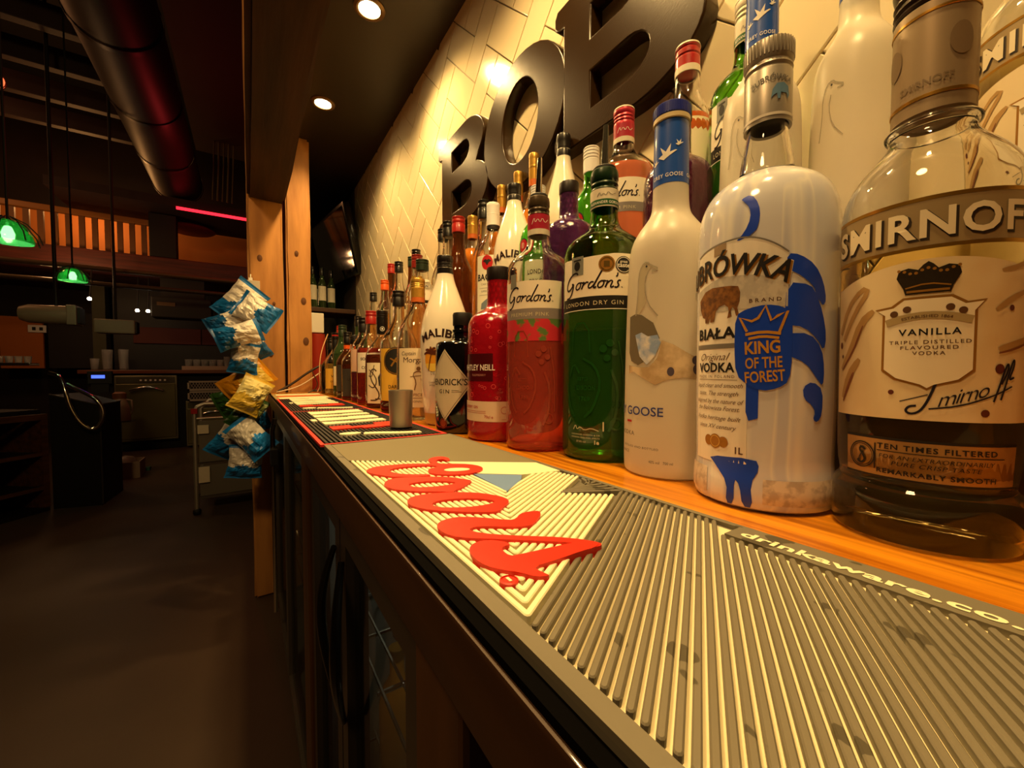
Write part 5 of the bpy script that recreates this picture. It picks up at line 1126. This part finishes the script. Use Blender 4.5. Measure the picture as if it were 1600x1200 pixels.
# worktop with machines
wk = empty('hall_worktop', 'long red brown worktop with stacked glasses across the room', 'worktop', (0, 0, 0))
MB().box(-1.64, .5, 6.58, 7.09, .955, 1.0, bev=.006).build('top', M('worktop_wood', '#6a3a20', .35, coat=.3), wk)
MB().box(-1.6, .5, 6.75, 7.09, 0, .954).build('carcass', black_matte, wk)
def washer(label, x0, x1, z0, z1, y=6.6):
    m = empty('glass_washer', label, 'glass washer', (0, 0, 0))
    MB().box(x0, x1, y, y + .148, z0, z1, bev=.006).build('body', M('washer_steel', '#8a8468', .35, .7), m)
    MB().box(x0 + .02, x1 - .02, y - .008, y - .0005, z1 - .09, z1 - .02).build('control_strip', M('control_grey', '#4c4a3c', .4, .4), m)
    for t in range(6):
        MB().lathe([(0, 0), (.011, 0), (.011, .006), (0, .006)], 10).build('button', white_pl, m, (x0 + .24 + t * .045, y - .0085, z1 - .056)).rotation_euler = (PI / 2, 0, 0)
    dr = MB().box(x0 + .015, x1 - .015, y - .02, y - .0005, z0 + .03, z1 - .10, bev=.006).build('door', M('washer_door', '#77714f', .3, .75), m)
    w_ = (x1 - x0)
    MB().tube([(x0 + w_ * (.24 + .54 * t / 10), y - .035 - .012 * math.sin(PI * t / 10), z1 - .185 + .045 * math.sin(PI * t / 10)) for t in range(11)], .016, 8).build('handle', chrome, m, smooth=60)
    return m
washer('stainless glass washer with curved handle under the worktop', -1.34, -.76, .13, .93)
washer('second glass washer behind the trolley under the worktop', -.68, -.08, .02, .60)
for i, (z0, lb) in enumerate(((.60, 'grey plastic glass rack, lower of the two on the second washer'), (.732, 'grey plastic glass rack, upper of the two on the second washer'))):
    g = empty('glass_rack', lb, 'glass rack', (-.42, 6.62, z0 + .0015), 0, 'grey glass racks')
    fr = MB().box(-.23, .23, -.10, -.09, 0, .025).box(-.23, .23, -.10, -.09, .105, .125).box(-.23, -.21, -.10, .10, 0, .125).box(.21, .23, -.10, .10, 0, .125).box(-.21, .21, -.09, .10, 0, .012)
    fr.build('frame', M('rack_grey', '#a8a090', .5), g)
    lt = MB()
    for t in range(15):
        x = -.21 + .03 * t; lt.tube([(x, -.095, .022), (min(x + .05, .21), -.095, .108)], .003, 5); lt.tube([(x, -.095, .108), (min(x + .05, .21), -.095, .022)], .003, 5)
    lt.build('lattice', M('rack_grey'), g)
tum = [(0, 0), (.030, 0), (.033, .004), (.041, .135), (.0395, .135), (.031, .008), (0, .008)]
def tumbler(label, loc, k=1., group='glasses on the hall worktop', rk=1.):
    o = MB().lathe([(r * rk, z * k) for r, z in tum], 20).build('drinking_glass', M('hall_glass', (.92, .92, .9), .03, trans=.85, ior=1.45), None, loc, smooth=40); tag(o, label, 'glass', group); return o
tumbler('tall pint glass leftmost of the stacked glasses on the worktop', (-1.41, 6.70, 1.0005), 1.8, rk=1.25)
tumbler('tall pint glass second of the stacked glasses on the worktop', (-1.27, 6.72, 1.0005), 1.85, rk=1.25)
tumbler('short glass left of the tall pint glasses on the worktop', (-1.52, 6.70, 1.0005), 1.0)
tr = empty('glass_tray', 'shallow pale tray holding short glasses at the end of the worktop', 'tray', (-.45, 6.74, 1.0005))
MB().box(-.26, .26, -.13, .13, 0, .008).box(-.26, .26, -.13, -.122, .008, .05).box(-.26, .26, .122, .13, .008, .05).box(-.26, -.252, -.122, .122, .008, .05).box(.252, .26, -.122, .122, .008, .05).build('tray_body', M('tray_beige', '#a58c78', .5), tr)
for k in range(5): tumbler(['first', 'second', 'third', 'fourth', 'fifth'][k] + ' short glass from the left in the pale tray', (-.65 + k * .084, 6.72, 1.0095), .95)
tumbler('taller square looking glass at the right end of the pale tray', (-.240, 6.72, 1.0095), 1.25, rk=.95)
# hanging projector and unit
pj = empty('projector', 'pale rounded projector hanging from the ceiling on the left', 'projector', (-1.22, 4.5, 1.42))
MB().lathe([(0, -.20), (.05, -.185), (.068, -.14), (.072, .06), (.072, .07), (0, .07)], 24).build('barrel', M('pale_casing', '#8f8068', .45), pj, smooth=40).rotation_euler = (0, PI / 2, 0)
MB().box(.071, .125, -.08, .08, -.075, .075, bev=.006).build('collar', M('pale_casing'), pj); MB().box(.1255, .14, -.06, .06, -.06, .06).build('lens_hood', black_matte, pj)
MB().tube([(0, 0, .07), (0, 0, 3.175)], .012, 8).build('drop_rod', black_matte, pj)
ac = empty('hanging_unit', 'pale box shaped unit hanging beside the projector', 'unit', (-.93, 4.7, 1.36))
MB().box(-.12, .13, -.07, .07, -.055, .06, bev=.01).build('case', M('pale_casing'), ac); MB().box(.1302, .14, -.055, .055, -.045, .05).build('vent_panel', black_matte, ac); MB().tube([(0, 0, .06), (0, 0, 3.235)], .01, 8).build('drop_rod', black_matte, ac)
# green glass pendants, red lattice lamp, small spots
def pendant(label, loc, r, pw, top):
    p = empty('pendant_lamp', label, 'pendant lamp', loc, 0, 'green glass pendants')
    MB().lathe([(r * .98, -r * .62), (r * 1.02, -r * .5), (r * .9, -r * .05), (r * .62, r * .4), (r * .25, r * .62), (r * .16, r * .62), (r * .55, r * .34), (r * .84, -r * .08), (r * .95, -r * .5), (r * .98, -r * .62)], 32).build('shade', M('green_lamp_glass', (.10, .62, .22), .08, trans=.75, ior=1.45), p, smooth=50)
    MB().lathe([(0, -r * .42), (r * .24, -r * .3), (r * .28, -r * .05), (r * .14, r * .25), (0, r * .3)], 16).build('bulb', M('bulb_glow', (1, .9, .55), .5, emit=9, ecol=(1, .92, .5)), p, smooth=60)
    for t in range(8):
        a = 2 * PI * t / 8; MB().tube([(r * 1.35 * math.cos(a), r * 1.35 * math.sin(a), -r * .6), (r * 1.2 * math.cos(a), r * 1.2 * math.sin(a), -.1 * r), (r * .75 * math.cos(a), r * .75 * math.sin(a), r * .5), (r * .2 * math.cos(a), r * .2 * math.sin(a), r * .8)], .003, 5).build('guard_wire', black_matte, p)
    MB().tube([(0, 0, r * .6), (0, 0, top)], .005, 6).build('cord', black_matte, p)
    ld = bpy.data.lights.new('pendant_bulb', 'POINT'); ld.energy = pw; ld.color = (.8, 1.0, .55); ld.shadow_soft_size = r * .3
    lo = bpy.data.objects.new('pendant_bulb', ld); col.objects.link(lo); lo.parent = p; lo.location = (0, 0, -r * .5)
pendant('small green glass pendant lamp in front of the mezzanine fascia', (-1.0, 4.0, 1.655), .072, .35, 2.9)
pendant('bright green glass pendant lamp with wire guard at the left edge', (-.965, 3.0, 1.675), .085, .6, 2.9)
rb = empty('lattice_lamp', 'round red glowing lattice lamp cut by the left picture edge', 'lamp', (-1.125, 3.4, 2.565))
MB().lathe([(0, -.045), (.025, -.038), (.04, -.02), (.045, 0), (.04, .02), (.025, .038), (0, .045)], 20).build('globe', M('red_globe', (1, .15, .05), .5, emit=1.2, ecol=(1, .16, .05)), rb, smooth=60)
lt = MB()
for t in range(6):
    a = PI * t / 6; lt.tube([(.047 * math.cos(a) * math.cos(2 * PI * q / 16), .047 * math.sin(a) * math.cos(2 * PI * q / 16), .047 * math.sin(2 * PI * q / 16)) for q in range(16)], .0022, 5, closed=True)
lt.build('lattice', M('red_wire', '#5a1a10', .5), rb); MB().tube([(0, 0, .045), (0, 0, 2.035)], .003, 5).build('cord', black_matte, rb)
for i, (x, y, z, lb) in enumerate(((-1.36, 5.9, 1.735, 'small white spot lamp under the mezzanine right of the projector'), (-1.02, 6.05, 1.66, 'tiny spot lamp, left of a pair by the black box'), (-.93, 6.05, 1.66, 'tiny spot lamp, right of a pair by the black box'))):
    s_ = empty('spot_lamp', lb, 'spot lamp', (x, y, z), 0, 'small spots under the mezzanine'); MB().lathe([(0, -.016), (.014, -.012), (.018, 0), (.012, .014), (0, .018)], 14).build('bulb', M('spot_glow', (1, .9, .7), .5, emit=22, ecol=(1, .86, .6)), s_, smooth=60)
    MB().tube([(0, 0, .016), (0, .03, .08), (0, .1, (.31 if i == 0 else .388))], .006, 6).build('stem', black_matte, s_)
bb = empty('black_cabinet', 'black box shaped loudspeaker hung under the mezzanine', 'loudspeaker', (-.62, 6.05, 1.7)); MB().box(-.27, .27, -.1, .16, -.11, .12, bev=.01).build('case', black_matte, bb); MB().box(-.22, -.06, -.104, -.1005, .02, .06).build('badge', M('badge_grey', '#5a4a34', .5), bb); MB().box(-.2, .2, .0, .1, .12, .349).build('bracket', black_matte, bb)
# under-mezzanine ledges
for (y, z, x0, x1, c_, lb) in ((5.2, 1.93, -1.9, .2, '#6b5638', 'long pale pipe under the mezzanine fascia, upper'), (5.4, 1.82, -2.4, .3, '#4a3c26', 'long dull pipe under the mezzanine fascia, lower')):
    p = MB().tube([(x0, y, z), (x1, y, z)], .022, 10).build('ceiling_pipe', M('pipe_' + c_, c_, .5), smooth=50); tag(p, lb, 'pipe', 'pipes under the mezzanine')
# big round duct, soffit box, cable risers, high joists
du = empty('air_duct', 'large round dark air duct running along the hall ceiling', 'air duct', (-.62, 0, 3.1)); dm = M('duct_metal', '#241b15', .5, .5)
for k in range(5):
    y0 = 1.6 + k * .86; o = MB().tube([(0, y0, 0), (0, y0 + .855, 0)], .22, 36, caps=False).build('section', dm, du, smooth=60)
    MB().tube([(0, y0 + .84, 0), (0, y0 + .88, 0)], .228, 36, caps=False).build('seam_band', M('duct_band', '#1c1511', .4, .6), du, smooth=60)
tag(MB().box(-.46, .16, 3.4, 6.0, 3.55, 4.6).build('ceiling_box', M('brown_soffit', '#2c2214', .7)), 'brown boxed soffit high beside the timber beam', 'soffit')
for k in range(5):
    x = -.27 + .045 * k; o = MB().tube([(x - .02, 6.5, 2.2), (x, 6.5, 2.7)], .008, 6).build('cable_riser', M('olive_conduit', '#5a5a34', .5)); bpy.data.objects.remove(o)
    o = MB().tube([(x - .03, 5.66, 2.9), (x, 5.66, 3.56)], .010 if k % 2 else .007, 8).build('cable_riser', M('olive_conduit', '#5a5a34', .5), smooth=60)
    tag(o, ['leftmost', 'second', 'middle', 'fourth', 'rightmost'][k] + ' olive conduit of the five rising beside the post', 'conduit', 'conduits beside the post')
for k in range(6):
    o = MB().box(-3.6, -.9, 3.2 + k * .55, 3.28 + k * .55, 3.45, 3.62, bev=.005).build('ceiling_joist', M('joist_wood', '#2a1712', .6)); tag(o, ['nearest', 'second', 'third', 'fourth', 'fifth', 'farthest'][k] + ' dark timber joist across the hall ceiling, counted from the camera', 'joist', 'hall ceiling joists')

# trolley beside the post
ty = empty('trolley', 'stainless tube trolley with grey panels behind the crisp packets', 'trolley', (0, 3.5, 0))
def tb(name, pts, r_=.014): return MB().tube(pts, r_, 10).build(name, steel, ty, smooth=60)
tb('frame_tube', [(-.315, 0, .04), (-.315, 0, .70), (-.30, 0, .745), (-.26, 0, .765), (.05, 0, .765), (.08, 0, .74), (.085, 0, .70), (.085, 0, .04)])
tb('frame_tube', [(-.315, .45, .04), (-.315, .45, .70), (-.26, .45, .765), (.05, .45, .765), (.085, .45, .70), (.085, .45, .04)])
tb('cross_rail', [(-.312, 0, .665), (.082, 0, .665)], .008)
for z in (.10, .34):
    MB().box(-.30, .07, .016, .43, z, z + .02).build('shelf_plate', steel_dark, ty)
MB().box(-.295, .065, .0, .012, .36, .648).build('front_panel', M('grey_panel', '#6f695c', .5), ty); MB().box(-.295, .065, .0, .012, .125, .335).build('front_panel', M('grey_panel'), ty)
for z in (.56, .22):
    MB().box(-.30, -.238, -.0185, -.0145, z, z + .06 + (.05 if z < .4 else 0)).build('paper_tag', paper_cream, ty)
MB().box(-.333, -.298, -.018, .018, .70, .735).build('red_grip', red_cap, ty)
for x in (-.315, .085):
    for y in (0, .45): MB().lathe([(0, 0), (.02, 0), (.024, .01), (.024, .03), (.015, .04), (0, .04)], 14).build('foot', black_matte, ty, (x, y, 0), smooth=50)

# dark bar unit on the left, angled across the aisle
ang = math.radians(52.3)
bu = empty('bar_unit', 'dark open shelf bar unit with brown edges at the left', 'bar unit', (-1.2, 4.18, 0), ang)   # local +X runs along its face away from us, local +Y is behind
dk = M('bar_black', '#0e0a08', .55); ed = M('bar_edge_wood', '#5a3418', .5, noise=('#341c0c', (4, 30, 30), 4, .35, .7))
MB().box(-2.2, -.02, .5, .52, 0, .68).build('back_panel', dk, bu); MB().box(-2.2, 0, 0, .52, 0, .03).build('bottom_board', dk, bu)
MB().box(-2.2, .0, -.005, .03, .65, .69).build('front_rail', ed, bu); MB().box(-.035, 0, -.005, .5, .03, .65).build('upright', ed, bu)
for z in (.16, .40): MB().box(-2.2, -.036, .0, .5, z, z + .02).build('shelf_board', dk, bu); MB().box(-2.2, -.036, -.006, -.0005, z - .002, z + .024).build('shelf_edge', ed, bu)
MB().box(-2.2, .0, .05, .7, .69, .72).build('sink_ledge', dk, bu); MB().box(-2.2, .12, .62, .72, .72, 1.0).build('upstand', dk, bu); MB().box(-2.3, .14, .56, 1.0, 1.0, 1.03, bev=.004).build('bar_top', M('bar_top_red', '#4a1812', .3, coat=.4), bu)
bc = empty('end_cabinet', 'black end cabinet of the bar with a steel hose hanging on it', 'cabinet', (-1.19, 4.20, 0), 0)
V = [(0, 0, 0), (.27, -.07, 0), (.30, .35, 0), (.05, .5, 0), (0, 0, .82), (.27, -.07, .74), (.30, .35, .74), (.05, .5, .82)]
mk('cabinet_body', V, [(3, 2, 1, 0), (4, 5, 6, 7), (0, 1, 5, 4), (1, 2, 6, 5), (2, 3, 7, 6), (3, 0, 4, 7)], dk, bc)
MB().tube([(.272, -.074, .01), (.272, -.074, .745)], .006, 6).build('corner_trim', steel_dark, bc, smooth=60); MB().tube([(0, 0, .825), (.27, -.07, .745), (.30, .35, .745)], .006, 6).build('top_trim', steel_dark, bc, smooth=60)
hs_ = [Vector(p) for p in chaikin([(-1.16, 4.10, .98), (-1.10, 4.08, .96), (-1.07, 4.05, .86), (-1.05, 4.04, .74), (-1.0, 4.04, .62), (-.945, 4.05, .57), (-.90, 4.06, .61), (-.885, 4.07, .70), (-.92, 4.08, .79), (-1.0, 4.10, .845), (-1.08, 4.12, .90)], 2)]
tag(MB().tube(hs_, .013, 10).build('steel_hose', chrome, smooth=60), 'looped shiny steel hose hanging beside the bar end cabinet', 'hose')
dsp = empty('drip_tray', 'low tray of small glasses catching red light on the bar', 'tray', (-1.42, 4.36, 1.0305)); MB().box(-.12, .12, -.08, .08, 0, .02, bev=.004).build('tray_body', chrome, dsp)
for k in range(5): tumbler(['first', 'second', 'third', 'fourth', 'fifth'][k] + ' small glass from the left on the red lit bar tray', (-1.51 + k * .045, 4.35, 1.051), .35, 'small glasses on the bar tray', .5)
tl = empty('till_display', 'small glowing blue display on the bar end', 'display', (-.97, 4.40, .94)); MB().box(-.07, .07, -.02, .02, -.05, .05, bev=.005).build('case', black_matte, tl); MB().box(-.045, .03, -.0225, -.0203, -.005, .02).build('screen', M('blue_glow', (.05, .1, 1), .5, emit=1.6, ecol=(.06, .12, 1)), tl)
MB().box(-.05, .05, -.015, .015, -.115, -.05).build('stand', black_matte, tl)
jg2 = empty('plastic_jug', 'white plastic jug with brown lid hanging by the glass washer', 'jug', (-1.06, 5.4, .50)); MB().lathe([(0, 0), (.075, 0), (.08, .01), (.07, .14), (.05, .2), (.045, .22), (0, .22)], 22).build('body', M('jug_white', '#b59a84', .45), jg2, smooth=50); MB().lathe([(0, .22), (.05, .22), (.052, .27), (.03, .285), (0, .285)], 20).build('lid', M('jug_brown', '#7a4a24', .5), jg2, smooth=50); MB().tube([(.045, 0, .21), (.085, 0, .2), (.09, 0, .1), (.07, 0, .05)], .008, 8).build('handle', M('jug_white'), jg2, smooth=50)
MB().box(-.006, .006, -.006, .006, -.4995, 0).box(-.1, .1, -.06, .06, -.01, 0).build('stand', steel_dark, jg2)
tag(MB().box(-1.12, -.84, 5.30, 5.38, .0005, .03).build('teal_plank', M('teal_paint', '#2c6a5c', .5)), 'short teal painted plank lying on the floor', 'plank')
cr_ = empty('plastic_crate', 'pale open crate of bags on the floor beside the bar end', 'crate', (-.98, 5.12, .0005)); MB().box(-.12, .12, -.12, .12, 0, .01).box(-.12, .12, -.12, -.112, .01, .15).box(-.12, .12, .112, .12, .01, .15).box(-.12, -.112, -.112, .112, .01, .15).box(.112, .12, -.112, .112, .01, .15).build('crate_body', M('crate_pale', '#a08a78', .5), cr_); MB().lathe([(0, .02), (.09, .03), (.1, .1), (.06, .18), (0, .2)], 14).build('bag', M('grey_bag', '#8a8078', .4), cr_, smooth=60)
print('tiles', ntile, 'ribs', n_r)
